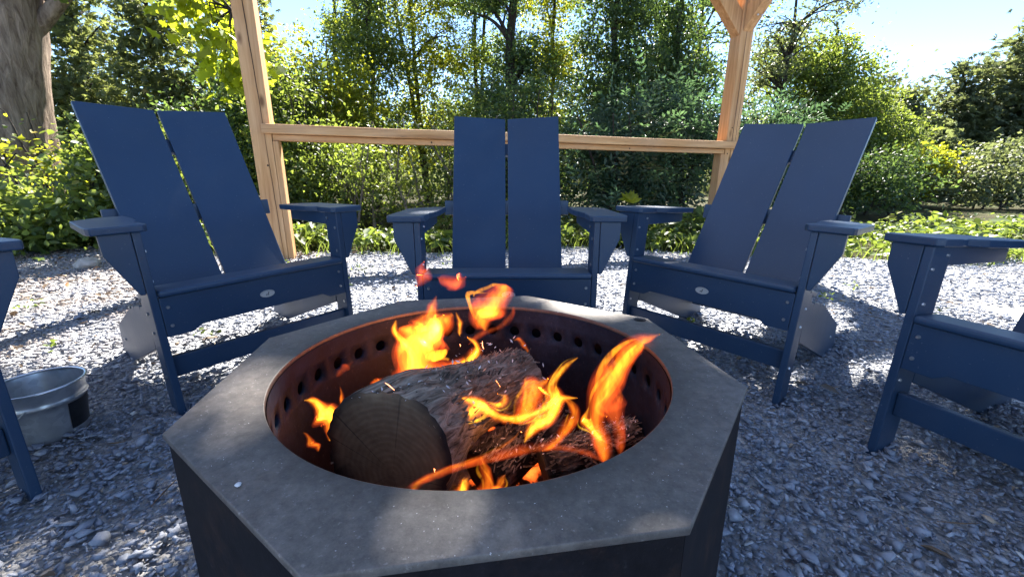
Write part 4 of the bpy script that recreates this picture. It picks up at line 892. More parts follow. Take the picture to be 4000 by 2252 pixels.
def foliage(name, mat, blobs, nclump, per, size, parent, seed, shape='oval', aspect=.6, crad=.22, up=.6, shell=.5, zmin=.02, flat=.7):
    if shape == 'oval': per, size = int(per * 2.2), size * .78
    if shape == 'spray': per, size = int(per * 1.3), size * .85
    rng = np.random.default_rng(seed); C, D, _ = clumps_in(blobs, nclump, rng, shell)
    cr = crad * rng.lognormal(0, .35, nclump); ct = np.clip(rng.normal(.42, .2, nclump), 0, 1)
    k = np.repeat(np.arange(nclump), per); n = len(k)
    off = rng.normal(size=(n, 3)) * [1, 1, flat]; P = C[k] + off * cr[k][:, None] * .55
    if shape == 'pinnate':
        ax = unit(D[k] * .6 + rng.normal(size=(n, 3)) * .8 + [0, 0, .1]); L = size * rng.uniform(.7, 1.25, n); m = 9
        nr = unit(np.array([0, 0, 1.]) + rng.normal(size=(n, 3)) * .45); nr = unit(nr - ax * (nr * ax).sum(1, keepdims=True)); side = np.cross(nr, ax)
        pp, nn, xx, ss = [], [], [], []
        for q in range(m):
            u = (q // 2) / 4.2 + .1; sg = 1 if q % 2 else -1
            if q == m - 1: u, sg = 1.08, 0
            pos = P + ax * (L * u)[:, None] - nr * (L * .35 * u * u)[:, None]; dr = unit(ax * (.55 if sg else 1) + side * sg * .85 - nr * .15)
            ll = L * (.34 if sg else .32) * (1 - .35 * abs(u - .5)); pp.append(pos + dr * (ll * .5)[:, None]); nn.append(nr + rng.normal(size=(n, 3)) * .2); xx.append(dr); ss.append(ll)
        P2, N2, X2, S2 = map(np.concatenate, (pp, nn, xx, ss)); V, F, rep = leaf_cards(P2, N2, S2, .36, rng, 'oval', X2); tint = np.tile(np.clip(ct[k] + rng.normal(0, .15, n), 0, 1), m)
    elif shape == 'spray':   # cedar: flat drooping sprays of narrow scale leaves
        ax = unit(D[k] * .8 + rng.normal(size=(n, 3)) * .5 - [0, 0, .25]); nr = unit(rng.normal(size=(n, 3)) * .5 + [0, 0, 1.]); nr = unit(nr - ax * (nr * ax).sum(1, keepdims=True)); side = np.cross(nr, ax); L = size * rng.uniform(.6, 1.3, n)
        pp, nn, xx, ss = [], [], [], []
        for q in range(5):
            th = (q - 2) * .42; dr = unit(ax * math.cos(th) + side * math.sin(th)); ll = L * (1 - .12 * abs(q - 2)); pp.append(P + dr * (ll * .5)[:, None]); nn.append(nr + rng.normal(size=(n, 3)) * .15); xx.append(dr); ss.append(ll)
        P2, N2, X2, S2 = map(np.concatenate, (pp, nn, xx, ss)); V, F, rep = leaf_cards(P2, N2, S2, .24, rng, 'oval', X2); tint = np.tile(np.clip(ct[k] + rng.normal(0, .15, n), 0, 1), 5)
    else:
        nr = unit(rng.normal(size=(n, 3)) * .75 + D[k] * .35 + [0, 0, up]); V, F, rep = leaf_cards(P, nr, size * rng.lognormal(0, .28, n), aspect, rng, shape); tint = np.clip(ct[k] + rng.normal(0, .18, n), 0, 1)
    low = V[:, 2] < zmin; V[low, 2] = zmin + rng.random(low.sum()) * .03
    tint = np.concatenate([tint] * rep) if shape != 'maple' else tint
    np_mesh(name, V, F, mat, parent, tint=tint)
    return C
def woody(name, mat, starts, C, r0, parent, seed, sides=5, wob=.12, sag=0.0):
    rng = np.random.default_rng(seed); parts = []
    for c in C:
        s = starts[np.argmin(np.linalg.norm(starts - c - [0, 0, -.3], axis=1) + rng.random(len(starts)) * .5)]
        L = np.linalg.norm(c - s); n = 6; t = np.linspace(0, 1, n)[:, None]
        p = s + (c - s) * t + np.sin(t * math.pi) * (rng.normal(size=3) * wob * L + [0, 0, .12 * L - sag]); parts.append(tube_np(p, np.linspace(r0, r0 * .22, n) * min(1, .35 + L), sides))
    V, F = merge(parts); return np_mesh(name, V, F, mat, parent, smooth=True)
def trunk_path(base, top, seed, n=9, wob=.05):
    rng = np.random.default_rng(seed); t = np.linspace(0, 1, n)[:, None]; base, top = np.array(base, float), np.array(top, float)
    w = np.cumsum(rng.normal(0, wob, (n, 3)) * [1, 1, 0], 0) * np.sin(t * math.pi) ** .5
    return base + (top - base) * t + w
def tree(name, label, base, height, r, blobs, mat, nclump, per, size, seed, shape='oval', aspect=.6, crad=.25, lean=(0, 0), bark=M_BARK_DK, stems=1, group='trees at the edge of the wood', cat='tree', nb=26, up=.5, shell=.5, flat=.7):
    """blobs are (dx, dy, z, rx, ry, rz) relative to the foot of the trunk"""
    root = empty(name, (base[0], base[1], base[2] if len(base) > 2 else 0)); tag(root, label, cat, group)
    starts = []
    for s in range(stems):
        rng = np.random.default_rng(seed * 7 + s); o = np.array([0, 0, -.05]) + rng.normal(0, .05 + .05 * stems, 3) * [1, 1, 0] * (stems > 1)
        top = np.array([lean[0] + (rng.normal(0, .3) if stems > 1 else 0), lean[1] + (rng.normal(0, .2) if stems > 1 else 0), height])
        p = trunk_path(o, top, seed * 3 + s, wob=.03 * height / 4); rad = r * np.linspace(1, .28, len(p)); rad[0] *= 1.35
        V, F = tube_np(p, rad, 9); np_mesh('trunk' if stems == 1 else 'stem', V, F, bark, root, smooth=True); starts.append(p[2:])
    C = foliage('foliage', mat, blobs, nclump, per, size, root, seed, shape, aspect, crad, up, shell, flat=flat)
    woody('branchwork', bark, np.concatenate(starts), C[:nb], r * .38, root, seed)
    return root
def shrub(name, label, base, blobs, mat, nclump, per, size, seed, **kw):
    kw.setdefault('group', 'shrubs along the gravel edge'); kw.setdefault('cat', 'shrub')
    return tree(name, label, base, kw.pop('height', .8), kw.pop('r', .018), blobs, mat, nclump, per, size, seed, stems=kw.pop('stems', 4), **kw)

def leaf_parts(blobs, nclump, per, size, parent, seed):
    """the leaves one can pick out singly: the 300 nearest the viewer as parts, the rest as one part"""
    rng = np.random.default_rng(seed); C, D, _ = clumps_in(blobs, nclump, rng, .6); k = np.repeat(np.arange(nclump), per); n = len(k)
    P = C[k] + rng.normal(size=(n, 3)) * [1, 1, .7] * .11; nr = unit(rng.normal(size=(n, 3)) * .75 + D[k] * .35 + [0, 0, .25]); s = size * rng.lognormal(0, .28, n)
    o = np.argsort(P[:, 1]); near, rest = o[:300], o[300:]
    var = []
    for q in range(6):
        V, F, _r = leaf_cards(np.zeros((1, 3)), np.array([[0, 0, 1.]]), 1.0, 1, rng, 'maple', np.array([[1., 0, 0]]))
        ob = np_mesh('leaf', V, F, M_LEAF_MAPLE, parent, tint=np.full(1, .12 + .15 * q)); var.append(ob.data); bpy.data.objects.remove(ob)
    for i in near:
        ob = link(bpy.data.objects.new('leaf', var[rng.integers(6)]), parent); ob.location = P[i]; ob.rotation_euler = (Vector(nr[i]).to_track_quat('Z', 'Y') @ Matrix.Rotation(rng.uniform(0, 6.28), 3, 'Z').to_quaternion()).to_euler(); ob.scale = (s[i],) * 3
    V, F, _r = leaf_cards(P[rest], nr[rest], s[rest], 1, rng, 'maple'); tag(np_mesh('leaf_spray', V, F, M_LEAF_MAPLE, parent, tint=np.clip(rng.normal(.45, .2, len(rest)), 0, 1)), kind='stuff')
    return C
# --- the big old tree at the left edge: trunk in view, crown spreading high over the pit
def big_tree():
    bx, by = -5.43, 4.95
    root = empty('maple_tree', (bx, by, 0)); tag(root, 'big old maple with a thick grey-brown trunk at the left edge', 'tree')
    P = np.array([(-.12, 0, -.1), (-.10, 0, .5), (-.02, .05, 1.3), (.16, .1, 2.3), (.36, .15, 3.6), (.45, .2, 5.2), (.8, .3, 6.8), (1.1, .4, 8.6)]); R = np.array([.42, .31, .275, .27, .25, .22, .16, .08])
    t = np.linspace(0, 7, 64); Pi = np.stack([np.interp(t, range(8), P[:, c]) for c in range(3)], 1); Ri = np.interp(t, range(8), R)
    V, F = tube_np(Pi, Ri, 44); c = np.repeat(Pi, 44, 0); d = V - c
    nz = np.array([mnoise.fractal((q[0] * 7, q[1] * 7, q[2] * 1.2), 1, 2.1, 4) for q in V]); rg = np.array([abs(mnoise.noise((q[0] * 16, q[1] * 16, q[2] * 2.2))) for q in V])
    np_mesh('trunk', c + d * (1 + .06 * nz - .13 * rg)[:, None], F, M_BARK, root, smooth=True)
    limbs = [[(.12, .1, 1.9), (.5, .2, 2.3), (.9, .3, 2.75), (1.6, .5, 3.3), (2.6, .8, 4.2)], [(.25, .15, 3.9), (1.2, .2, 5.0), (2.6, .3, 6.0), (4.4, .5, 6.7), (6.4, .6, 7.0), (8.2, .7, 7.1)], [(.5, .2, 5.4), (1.6, -.3, 6.6), (3.6, -.4, 7.6), (5.8, -.3, 8.0)],
             [(.1, .1, 3.2), (-.8, -.3, 4.4), (-2.0, -.6, 5.6)], [(.7, .3, 6.6), (1.0, 1.0, 7.6), (1.8, 1.8, 8.6)], [(.2, .1, 3.4), (.9, -.2, 3.3), (1.7, -.25, 3.05), (2.3, -.2, 2.75), (2.62, -.15, 2.3)]]
    lr = [.09, .14, .11, .10, .07, .035]
    for L, r in zip(limbs, lr):
        L = np.array(L); q = np.linspace(0, len(L) - 1, 16); p = np.stack([np.interp(q, range(len(L)), L[:, c]) for c in range(3)], 1)
        V, F = tube_np(p, np.linspace(r, r * .3, 16), 10); np_mesh('limb', V, F, M_BARK, root, smooth=True)
    # crown high above, out of the picture, that throws the dappled shade on pit and chairs
    rng = np.random.default_rng(21); n = 11000
    gx, gy, h = rng.uniform(-3.6, 3.9, n), rng.uniform(-2.2, 1.25, n), rng.uniform(5.6, 8.4, n)
    cl = np.array([mnoise.noise((x * 1.1 + 3, y * 1.1, hh * .35)) for x, y, hh in zip(gx, gy, h)])
    keep = cl > -.62
    k = 1 / math.tan(SUN_EL)
    for px, py, pz, rad in SUNFLECKS:
        ex, ey = px, py - pz * k; keep &= np.hypot(gx - ex, (gy - ey)) > rad
    gx, gy, h = gx[keep], gy[keep], h[keep]
    Pw = np.stack([gx + h * k * math.sin(SUN_AZ), gy + h * k, h], 1) - [bx, by, 0]
    nr = unit(rng.normal(size=Pw.shape) * .6 + [0, -.2, 1.]); V, F, _ = leaf_cards(Pw, nr, .185 * rng.lognormal(0, .2, len(Pw)), 1, rng, 'maple'); np_mesh('crown', V, F, M_LEAF_MAPLE, root, tint=np.clip(rng.normal(.4, .2, len(Pw)), 0, 1))
    # low drooping spray of sunlit maple leaves left of the post
    bl = [(2.28, -.15, 2.25, .42, .35, .30), (2.42, -.15, 1.90, .36, .3, .30), (2.62, -.12, 1.62, .30, .25, .22), (2.15, -.1, 2.55, .5, .4, .25)]
    C = leaf_parts(bl, 60, 13, .105, root, 31)
    woody('twig_spray', M_BARK_DK, np.array([(1.7, -.25, 3.05), (2.3, -.2, 2.75), (2.5, -.18, 2.4), (2.62, -.15, 2.2)]), C[:34], .012, root, 5, sides=4)
    bl = [(.9, .2, 2.75, .7, .5, .22), (1.5, .4, 2.85, .7, .5, .3), (.5, .0, 2.95, .6, .4, .25)]
    C = foliage('shaded_leaf_spray', M_LEAF_MID, bl, 46, 13, .10, root, 33, 'maple', crad=.2, up=.4); tag(bpy.data.objects['shaded_leaf_spray'], kind='stuff')
    woody('twig_spray', M_BARK_DK, np.array([(.45, .2, 2.38), (.9, .3, 2.75), (1.6, .5, 3.3)]), C[:30], .012, root, 6, sides=4)
SUNFLECKS = [(-.36, .44, .4, .095), (.12, .95, .39, .15), (.24, .88, .39, .12), (.31, .58, .40, .07), (-1.12, .86, 0, .12), (-.72, .55, 0, .09), (-.88, .47, 0, .07), (.95, .78, 0, .06), (1.05, .72, 0, .06), (1.55, 1.70, 0, .3)]
big_tree()

# --- shrubs and weeds close by
shrub('leafy_shrub', 'pale leafy shrub at the foot of the big maple, cut by the left edge', (-4.75, 3.75), [(0, 0, .26, .6, .45, .28)], M_LEAF_CLIMB, 110, 40, .058, 41, shape='hex', aspect=.72, height=.8)
shrub('leafy_shrub', 'pale leafy shrub just left of the left chair back', (-3.75, 4.1), [(0, 0, .38, .5, .45, .38), (.1, .1, .74, .35, .35, .30)], M_LEAF_CLIMB, 120, 40, .056, 42, shape='hex', aspect=.72, height=1.0)
shrub('leafy_shrub', 'low broad-leaved shrub in front of the maple trunk', (-4.25, 3.55), [(0, 0, .2, .75, .35, .22)], M_LEAF_CLIMB, 80, 34, .062, 43, shape='hex', aspect=.75, height=.4)
shrub('climbing_shrub', 'yellow-green climber leaves clinging to the maple trunk', (-5.05, 4.5), [(.25, 0, .55, .3, .2, .4), (-.35, -.1, 1.45, .16, .12, .16), (-.15, -.1, .95, .2, .12, .2)], M_LEAF_YEL, 34, 16, .055, 44, shape='hex', aspect=.7, height=1.2)
shrub('dark_shrub', 'dark dense shrub behind the left chair between maple and post', (-3.75, 5.9), [(0, 0, .8, 1.1, .7, .8), (.4, .3, 1.6, .7, .6, .5)], M_LEAF_DARK, 170, 34, .07, 45, height=1.6)
shrub('dark_shrub', 'green shrub right behind the left timber post', (-2.6, 5.5), [(0, 0, .7, .8, .6, .7), (-.3, .2, 1.4, .6, .5, .5)], M_LEAF_MID, 130, 34, .062, 46, height=1.5)
shrub('yellow_shrub', 'sunlit yellow-green shrub above the left end of the bar rail', (-3.15, 6.9), [(0, 0, 1.9, 1.0, .7, .75), (.6, 0, 1.4, .8, .6, .6), (-.2, 0, 1.0, 1.0, .6, .6)], M_LEAF_YEL, 210, 34, .065, 47, height=2.4)
shrub('thicket_shrub', 'tangled shrub with pale twigs below the left half of the rail', (-1.75, 5.35), [(0, 0, .62, .75, .55, .62)], M_LEAF_MID, 80, 26, .055, 48, height=1.2, stems=7, bark=M_TWIG, nb=70)
shrub('thicket_shrub', 'tangled shrub under the rail just left of the middle chair', (-.75, 5.55), [(0, 0, .6, .7, .55, .6), (.1, .3, 1.15, .5, .5, .4)], M_LEAF_MID, 90, 26, .055, 49, height=1.3, stems=6, bark=M_TWIG, nb=60)
shrub('thicket_shrub', 'dark shrub directly behind the middle chair back', (.15, 5.8), [(0, 0, .7, .8, .6, .7), (0, .3, 1.5, .6, .6, .5)], M_LEAF_DARK, 130, 32, .06, 50, height=1.6)
shrub('sumac_shrub', 'blue-green feathery-leaved shrub below the rail right of the middle chair', (1.15, 5.35), [(0, 0, .62, .7, .5, .5), (.1, .2, 1.15, .55, .5, .35)], M_LEAF_SUMAC, 80, 9, .27, 51, shape='pinnate', height=1.3, r=.022)
shrub('sumac_shrub', 'blue-green feathery-leaved shrub beside the right timber post', (2.15, 5.75), [(0, 0, .75, .7, .5, .6), (.1, .2, 1.4, .6, .5, .4)], M_LEAF_SUMAC, 85, 9, .27, 52, shape='pinnate', height=1.5, r=.022)
shrub('sumac_shrub', 'blue-green shrub behind the right chair back', (3.45, 6.3), [(0, 0, .7, .9, .6, .6), (.2, .2, 1.3, .6, .5, .4)], M_LEAF_SUMAC, 80, 9, .26, 53, shape='pinnate', height=1.4, r=.022)
shrub('yellow_shrub', 'yellow-green bush in the gap right of the right chair back', (7.9, 9.0), [(0, 0, .55, 1.0, .7, .5), (.4, 0, .9, .7, .6, .32)], M_LEAF_YEL, 120, 34, .085, 54, height=1.0)
shrub('thicket_shrub', 'dark low shrub behind the right-hand chair arm', (6.0, 7.3), [(0, 0, .5, 1.0, .7, .5)], M_LEAF_DARK, 90, 30, .07, 55, height=.9)
shrub('thicket_shrub', 'grey-green low shrub at the far right edge of the gravel', (9.3, 8.3), [(0, 0, .5, 1.3, .8, .5), (.6, .3, .9, .8, .6, .4)], M_LEAF_FAR, 140, 30, .085, 56, height=1.0)

# --- trees of the wood behind
G = 'trees at the edge of the wood'
tree('cedar_tree', 'bushy cedar behind the left chair, nearest the maple trunk', (-8.6, 9.2), 4.6, .10, [(0, 0, 1.2, 1.3, 1.0, 1.2), (0, 0, 2.5, 1.1, .9, 1.0), (.1, 0, 3.7, .7, .7, .9)], M_LEAF_CEDAR, 330, 17, .15, 61, 'spray', crad=.28)
tree('cedar_tree', 'bushy cedar above the left chair back', (-6.6, 8.8), 4.0, .09, [(0, 0, 1.0, 1.3, .9, 1.0), (0, 0, 2.2, 1.0, .8, .9), (0, 0, 3.2, .6, .6, .8)], M_LEAF_CEDAR, 330, 17, .14, 62, 'spray', crad=.28)
tree('cedar_tree', 'slim cedar left of the left timber post', (-5.2, 9.4), 4.3, .09, [(0, 0, 1.2, 1.1, .9, 1.1), (0, 0, 2.6, .8, .7, 1.0), (0, 0, 3.7, .45, .45, .7)], M_LEAF_CEDAR, 280, 17, .14, 63, 'spray', crad=.26)
tree('slender_tree', 'loose light tree rising just right of the left timber post', (-3.3, 8.8), 4.6, .06, [(0, 0, 2.2, .8, .7, .7), (.3, 0, 3.1, .6, .6, .6), (-.4, 0, 1.3, .9, .7, .8)], M_LEAF_MID, 230, 24, .07, 64, crad=.2)
tree('slender_tree', 'slender tree with fine foliage over the left part of the rail', (-2.55, 8.2), 4.9, .055, [(0, 0, 1.4, .8, .7, .8), (.1, 0, 2.6, .75, .6, .8), (0, .2, 3.6, .6, .5, .6)], M_LEAF_MID, 330, 30, .062, 65, crad=.22)
tree('slender_tree', 'twin-trunked slender tree against the bright sky left of centre', (-1.75, 9.4), 5.6, .055, [(0, 0, 1.4, .9, .7, .9), (.1, 0, 2.7, .8, .7, .8), (-.1, .2, 3.9, .8, .6, .7)], M_LEAF_YEL, 320, 28, .066, 66, stems=2, crad=.22)
tree('slender_tree', 'tall open tree with bare arching branches left of the middle chair', (-.95, 10.2), 6.2, .06, [(0, 0, 1.6, 1.0, .8, 1.0), (.3, 0, 3.0, .9, .7, .7), (0, 0, 4.4, 1.2, .8, .8)], M_LEAF_MID, 330, 28, .07, 67, stems=2, crad=.24, nb=60)
tree('dark_trunk_tree', 'tree with a straight dark trunk rising above the middle chair', (-.13, 8.4), 5.8, .125, [(0, 0, 1.5, .9, .7, .9), (.3, .2, 2.6, .6, .5, .5), (-.3, 0, 3.7, .8, .6, .6), (.5, 0, 4.4, .8, .6, .6)], M_LEAF_DARK, 340, 30, .07, 68, crad=.22, lean=(.05, 0))
tree('slender_tree', 'light green tree behind the middle chair, right of the dark trunk', (.75, 9.6), 5.2, .06, [(0, 0, 1.5, .9, .7, .9), (.1, 0, 2.8, .7, .6, .7), (-.1, .2, 4.0, .8, .6, .5)], M_LEAF_YEL, 300, 28, .068, 69, crad=.22)
tree('dense_tree', 'dense dark broadleaf tree right of the middle chair', (1.75, 8.1), 4.8, .085, [(0, 0, 1.2, .95, .8, 1.1), (0, 0, 2.4, .9, .8, .9), (0, 0, 3.5, .8, .7, .7)], M_LEAF_DARK, 480, 34, .068, 70, crad=.24)
tree('dense_tree', 'dense blue-green tree left of the right timber post', (2.95, 8.6), 4.6, .085, [(0, 0, 1.1, 1.0, .8, 1.0), (0, 0, 2.2, .9, .7, .9), (-.1, 0, 3.3, .7, .6, .7)], M_LEAF_DARK, 440, 34, .068, 71, crad=.24)
tree('open_tree', 'thin-leaved tree with spreading branches behind the right timber post', (3.9, 10.0), 5.4, .07, [(0, 0, 2.9, 1.2, .8, .7), (-.6, 0, 3.7, 1.0, .7, .5), (.9, 0, 4.2, 1.0, .7, .5)], M_LEAF_MID, 120, 22, .075, 72, crad=.24, nb=60)
tree('rounded_tree', 'rounded green tree right of the right timber post', (7.2, 10.6), 3.6, .10, [(-.75, 0, 3.0, 1.0, .9, 1.0), (.1, 0, 2.6, 1.0, .9, .85), (.95, 0, 1.95, .8, .8, .7), (1.65, 0, 1.4, .7, .8, .7), (-.2, 0, 1.2, 1.7, 1.0, 1.1)], M_LEAF_MID, 620, 32, .085, 73, crad=.27)
tree('rounded_tree', 'smaller rounded tree sloping down behind the right chair back', (8.6, 11.6), 3.0, .09, [(0, 0, .9, 1.3, .9, .9), (-.2, 0, 1.7, .9, .8, .7), (.3, 0, 2.3, .4, .4, .5)], M_LEAF_MID, 300, 34, .085, 74, crad=.26)
tree('open_tree', 'tall wispy tree whose twigs reach into the blue sky by the post', (5.6, 9.6), 4.6, .06, [(0, 0, 3.3, .9, .6, .45), (.7, 0, 3.9, .7, .5, .35), (-.5, 0, 2.6, .7, .5, .4)], M_LEAF_FAR, 80, 18, .08, 75, crad=.22, nb=50)
GR = 'cedars on the slope at the right'
for i, (x, y, h, w, lab) in enumerate([(11.2, 13.2, 2.7, 1.2, 'grey-green cedar at the low left end of the right-hand slope'), (13.2, 13.6, 3.2, 1.4, 'grey-green cedar in the middle of the right-hand slope'),
        (14.6, 13.4, 4.0, 1.5, 'broad grey-green cedar on the slope near the right edge'), (16.2, 14.2, 5.2, 1.8, 'tallest cedar on the slope, cut by the right edge'), (12.4, 15.8, 3.0, 1.2, 'distant pointed cedar behind the right-hand slope'), (10.6, 11.4, 1.3, 1.0, 'low round cedar in front of the right-hand slope')]):
    z = float(terrain(np.array(x), np.array(y)))
    tree('slope_cedar', lab, (x, y, z), h, .10, [(0, 0, h * .25, w, w * .8, h * .27), (0, 0, h * .55, w * .8, w * .7, h * .25), (.1, 0, h * .85, w * .42, w * .42, h * .22)], M_LEAF_FAR, 300, 12, .21, 80 + i, 'spray', crad=.34, group=GR)
# --- the wood beyond, one unbroken mass
bl = [(x, 14 + 2.2 * abs(math.sin(x * 1.7)), 1.3 + .5 * math.sin(x * 2.3), 1.5, 1.2, 1.3 + .5 * abs(math.sin(x * .9 + 1))) for x in np.arange(-19, 12, 1.25)]
bl += [(x, 12 + .8 * math.sin(x * 2.7), .6, 1.2, .8, .75) for x in np.arange(-16, 15, 1.1)]
bl += [(-12 - .5 * (y % 2), y, 1.1, 1.3, 1.1, 1.2) for y in np.arange(1.5, 12, 1.5)]
foliage('distant_wood', M_LEAF_FAR, bl, 2450, 28, .13, None, 90, crad=.4)
tag(bpy.data.objects['distant_wood'], 'hazy mass of distant woodland behind the nearer trees', 'woodland', kind='stuff')

# --- weeds and grass along the gravel edge
def ground_cover():
    rng = np.random.default_rng(91); n = 4800
    x = rng.uniform(-7.5, 8.5, n); e = pad_edge(x); y = e + .04 + rng.gamma(1.6, .45, n)
    hgt = .05 + .26 * np.clip(np.array([mnoise.noise((a * 1.3, b * 1.3, 4.0)) for a, b in zip(x, y)]) + .35, 0, 1) * rng.uniform(.5, 1.2, n)
    pn = np.array([mnoise.noise((a * .9 + 7, b * .9, 1.0)) for a, b in zip(x, y)]); k = rng.random(n) < np.clip(.75 + pn * 1.3, .1, 1); x, y, hgt = x[k], y[k], hgt[k]; n = len(x); rep = 7; i = np.repeat(np.arange(n), rep)
    P = np.stack([x[i] + rng.normal(0, .05, n * rep), y[i] + rng.normal(0, .05, n * rep), .01 + hgt[i] * rng.uniform(.25, 1.1, n * rep)], 1)
    nr = unit(rng.normal(size=P.shape) * .55 + [0, -.1, 1.]); V, F, r = leaf_cards(P, nr, .055 * rng.lognormal(0, .35, len(P)), .62, rng, 'hex')
    tint = np.concatenate([np.clip(rng.normal(.5, .25, n)[i], 0, 1)] * 2)
    o = np_mesh('ground_cover', V, F, M_LEAF_WEED, tint=tint); tag(o, 'bright green weeds and low plants along the far edge of the gravel', 'weeds', kind='stuff')
    # grass blades
    n = 3800; x = rng.uniform(-7, 8, n); y = pad_edge(x) - .12 + rng.gamma(1.4, .35, n); h = rng.uniform(.04, .17, n); a = rng.uniform(0, 6.28, n); b = rng.uniform(0, 6.28, n)
    B = np.stack([x, y, 0 * x], 1); s = np.stack([np.cos(a), np.sin(a), 0 * a], 1) * .0035; d = np.stack([np.cos(b) * .35, np.sin(b) * .35, np.ones(n)], 1) * h[:, None]
    m = B + d * .55 - np.array([0, 0, 0]); t = B + d * [1.6, 1.6, .95]
    V = np.stack([B - s, B + s, m + s * .8, m - s * .8, t], 1).reshape(-1, 3); o5 = (np.arange(n) * 5)[:, None]
    o = np_mesh('grass', V, [o5 + [0, 1, 2, 3], o5 + [3, 2, 4]], M_LEAF_WEED, tint=np.tile(rng.uniform(.2, .9, n), 2)); tag(o, 'thin grass blades at the far edge of the gravel', 'grass', kind='stuff')
    # small seedlings pushing up through the gravel
    n = 46; x = rng.uniform(-2.6, 2.8, n); y = rng.uniform(1.5, 3.4, n); rep = 9; i = np.repeat(np.arange(n), rep)
    P = np.stack([x[i] + rng.normal(0, .025, n * rep), y[i] + rng.normal(0, .025, n * rep), rng.uniform(.008, .05, n * rep)], 1); V, F, r = leaf_cards(P, unit(rng.normal(size=P.shape) * .5 + [0, 0, 1.]), .026, .5, rng, 'hex')
    tag(np_mesh('seedlings', V, F, M_LEAF_WEED, tint=np.full(len(F), .45)), 'tiny green seedlings scattered in the gravel', 'weeds', kind='stuff')
ground_cover()
def plume_plant(x, y, label, seed):
    rng = np.random.default_rng(seed); root = empty('plume_grass', (x, y, 0)); tag(root, label, 'plant')
    for s in range(3):
        top = np.array([rng.normal(0, .05), rng.normal(0, .05), .26 + .05 * s]); V, F = tube_np([(0, 0, 0), top * .5 + [.01, 0, 0], top], [.003, .0025, .0015], 5); np_mesh('stem', V, F, M_TWIG, root)
        n = 90; u = rng.random(n); P = top * (.62 + .38 * u[:, None]) + [0, 0, .03]; d = unit(rng.normal(size=(n, 3)) + [0, 0, .8]) * (.05 * (1 - u * .5))[:, None]; sd = np.cross(d, rng.normal(size=(n, 3))); sd = unit(sd) * .0012
        V = np.stack([P - sd, P + sd, P + d], 1).reshape(-1, 3); np_mesh('plume', V, np.arange(3 * n).reshape(-1, 3), M_LITTER, root, tint=np.full(n, .9))
    P = rng.normal(0, .09, (26, 3)) * [1, 1, .3] + [0, 0, .08]; V, F, r = leaf_cards(P, unit(rng.normal(size=P.shape) * .5 + [0, 0, 1.]), .09, .55, rng, 'hex'); np_mesh('foliage', V, F, M_LEAF_WEED, root, tint=rng.uniform(.3, .9, len(F)))
plume_plant(-.50, 3.95, 'small plant with pale feathery plumes left of the middle chair back', 5)
# star-shaped sprig rising behind the right chair's left arm
rt = empty('leafy_sprig', (1.02, 3.75, 0)); tag(rt, 'yellow-green star-shaped sprig showing above the right chair left arm', 'plant')
V, F = tube_np([(0, 0, 0), (.01, 0, .2), (0, 0, .42)], [.004, .003, .002], 5); np_mesh('stem', V, F, M_LEAF_YEL, rt)
_rg = np.random.default_rng(4); _t = np.array([-1.2, -.75, -.3, .1, .5, .95, 1.3, .3, -.5]); ax = np.stack([np.sin(_t), _rg.normal(0, .25, 9), np.cos(_t) * .9 + .1], 1); P = np.array([0, 0, .42]) + unit(ax) * .055
V, F, r = leaf_cards(P, unit(np.array([0, -.9, .45]) + _rg.normal(0, .25, P.shape)), .115, .38, _rg, 'hex', unit(ax)); np_mesh('foliage', V, F, M_LEAF_MAPLE, rt, tint=np.full(len(F), .9))

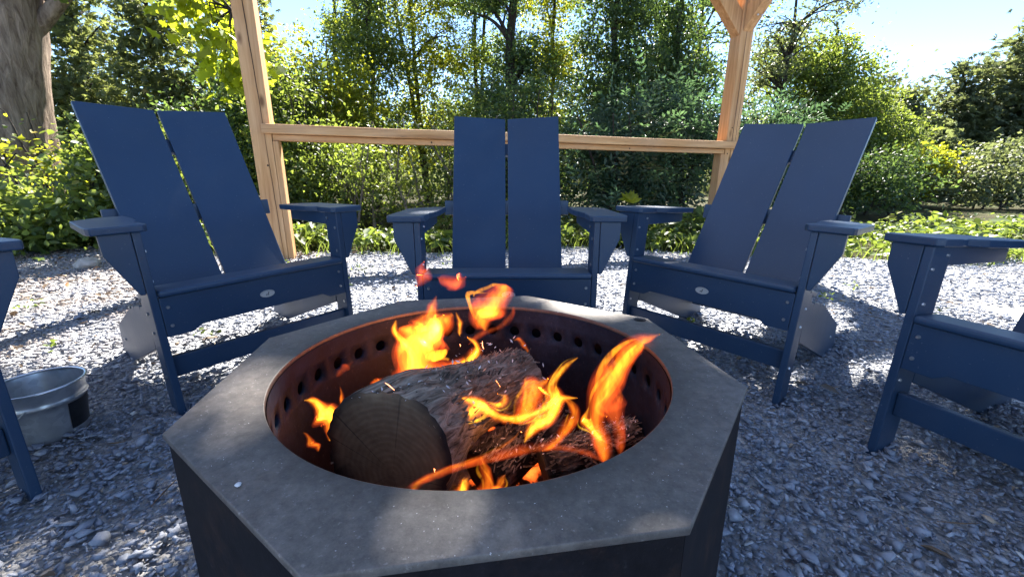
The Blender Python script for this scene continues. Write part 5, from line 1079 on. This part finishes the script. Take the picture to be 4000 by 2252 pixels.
# ------------------------------------------------------------------ litter on the gravel
def litter():
    rng = np.random.default_rng(95); n = 900
    x = np.concatenate([rng.uniform(-3.6, -1.2, 420), rng.uniform(-1.6, 2.6, 130)]); y = np.concatenate([rng.uniform(1.2, 3.9, 420), rng.uniform(.25, 3.6, 130)])
    k = np.hypot(x - PIT[0], y - PIT[1]) > .44; x, y = x[k], y[k]; n = len(x)
    P = np.stack([x, y, rng.uniform(.008, .016, n)], 1); V, F, r = leaf_cards(P, unit(rng.normal(size=P.shape) * .35 + [0, 0, 1.]), .028 * rng.lognormal(0, .4, n), .55, rng, 'hex')
    tag(np_mesh('dry_leaves', V, F, M_LITTER, tint=np.concatenate([rng.random(n)] * 2)), 'small dry brown leaves lying on the gravel', 'leaf litter', kind='stuff')
    parts = []
    for _ in range(150):
        a = rng.uniform(0, 6.28); x, y = (rng.uniform(-3.4, 2.2), rng.uniform(.3, 3.2))
        if np.hypot(x - PIT[0], y - PIT[1]) < .46: continue
        L = rng.uniform(.02, .10); d = np.array([math.cos(a), math.sin(a), 0]) * L / 2; p = np.array([x, y, .012]); parts.append(tube_np([p - d, p + rng.normal(0, .006, 3) * [1, 1, .3], p + d], rng.uniform(.0006, .0022) * np.array([.7, 1, .5]), 5))
    V, F = merge(parts); tag(np_mesh('twigs', V, F, M_LITTER, tint=rng.random(len(F))), 'thin dry twigs and stalks scattered over the gravel', 'twigs', kind='stuff')
litter()
def rock(x, y, s, label, seed):
    bm = bmesh.new(); bmesh.ops.create_icosphere(bm, subdivisions=3, radius=s)
    for v in bm.verts:
        q = v.co / s; v.co = v.co * (1 + .35 * mnoise.noise(q * 1.1 + Vector((seed, 0, 0))) + .12 * mnoise.noise(q * 3 + Vector((seed, 0, 0)))); v.co.z *= .6
    o = bm_obj('rock', bm, simple('pale_rock', (.33, .30, .27), .85, var=.3, scale=25, bmp=.5, bscale=80), smooth=False); o.location = (x, y, s * .35); tag(o, label, 'rock')
rock(-3.05, 2.95, .075, 'pale fist-sized rock on the ground left of the left chair', 2)
def flecks():
    rng = np.random.default_rng(97); n = 420; a = rng.uniform(0, 6.28, n); r = rng.uniform(.31, .37, n); x, y = r * np.cos(a), r * np.sin(a)
    V = []; 
    d = np.stack([np.cos(a * 7), np.sin(a * 7)], 1); ln = rng.uniform(.0004, .0014, n)
    z = .398 + x * .006 + y * -.0261 + .0012
    c = np.stack([x + PIT[0], y + PIT[1], z], 1); D = np.concatenate([d, 0 * x[:, None]], 1) * ln[:, None]; E = np.stack([-D[:, 1], D[:, 0], 0 * x], 1) * .5; U = np.zeros((n, 3)); U[:, 2] = ln * .3
    V = np.stack([c - D, c + E, c + D, c - E, c + U], 1).reshape(-1, 3); o = (np.arange(n) * 5)[:, None]
    tag(np_mesh('ash_flecks', V, np.concatenate([o + [0, 1, 4], o + [1, 2, 4], o + [2, 3, 4], o + [3, 0, 4]]), M_ASHFLAKE), 'fine white ash specks on the rim of the fire pit', 'ash', kind='stuff')
flecks()
o = empty('ash_chip', (-.245, .306, .4075)); bpy.data.objects.remove(o)
bm = bmesh.new(); bmesh.ops.create_icosphere(bm, subdivisions=2, radius=.0028)
for v in bm.verts: v.co *= 1 + .4 * mnoise.noise(v.co * 400); v.co.z *= .5
o = bm_obj('ash_chip', bm, M_ASHFLAKE); o.location = (-.262, .338, .4080); tag(o, 'single white ash chip on the front left of the pit rim', 'ash')
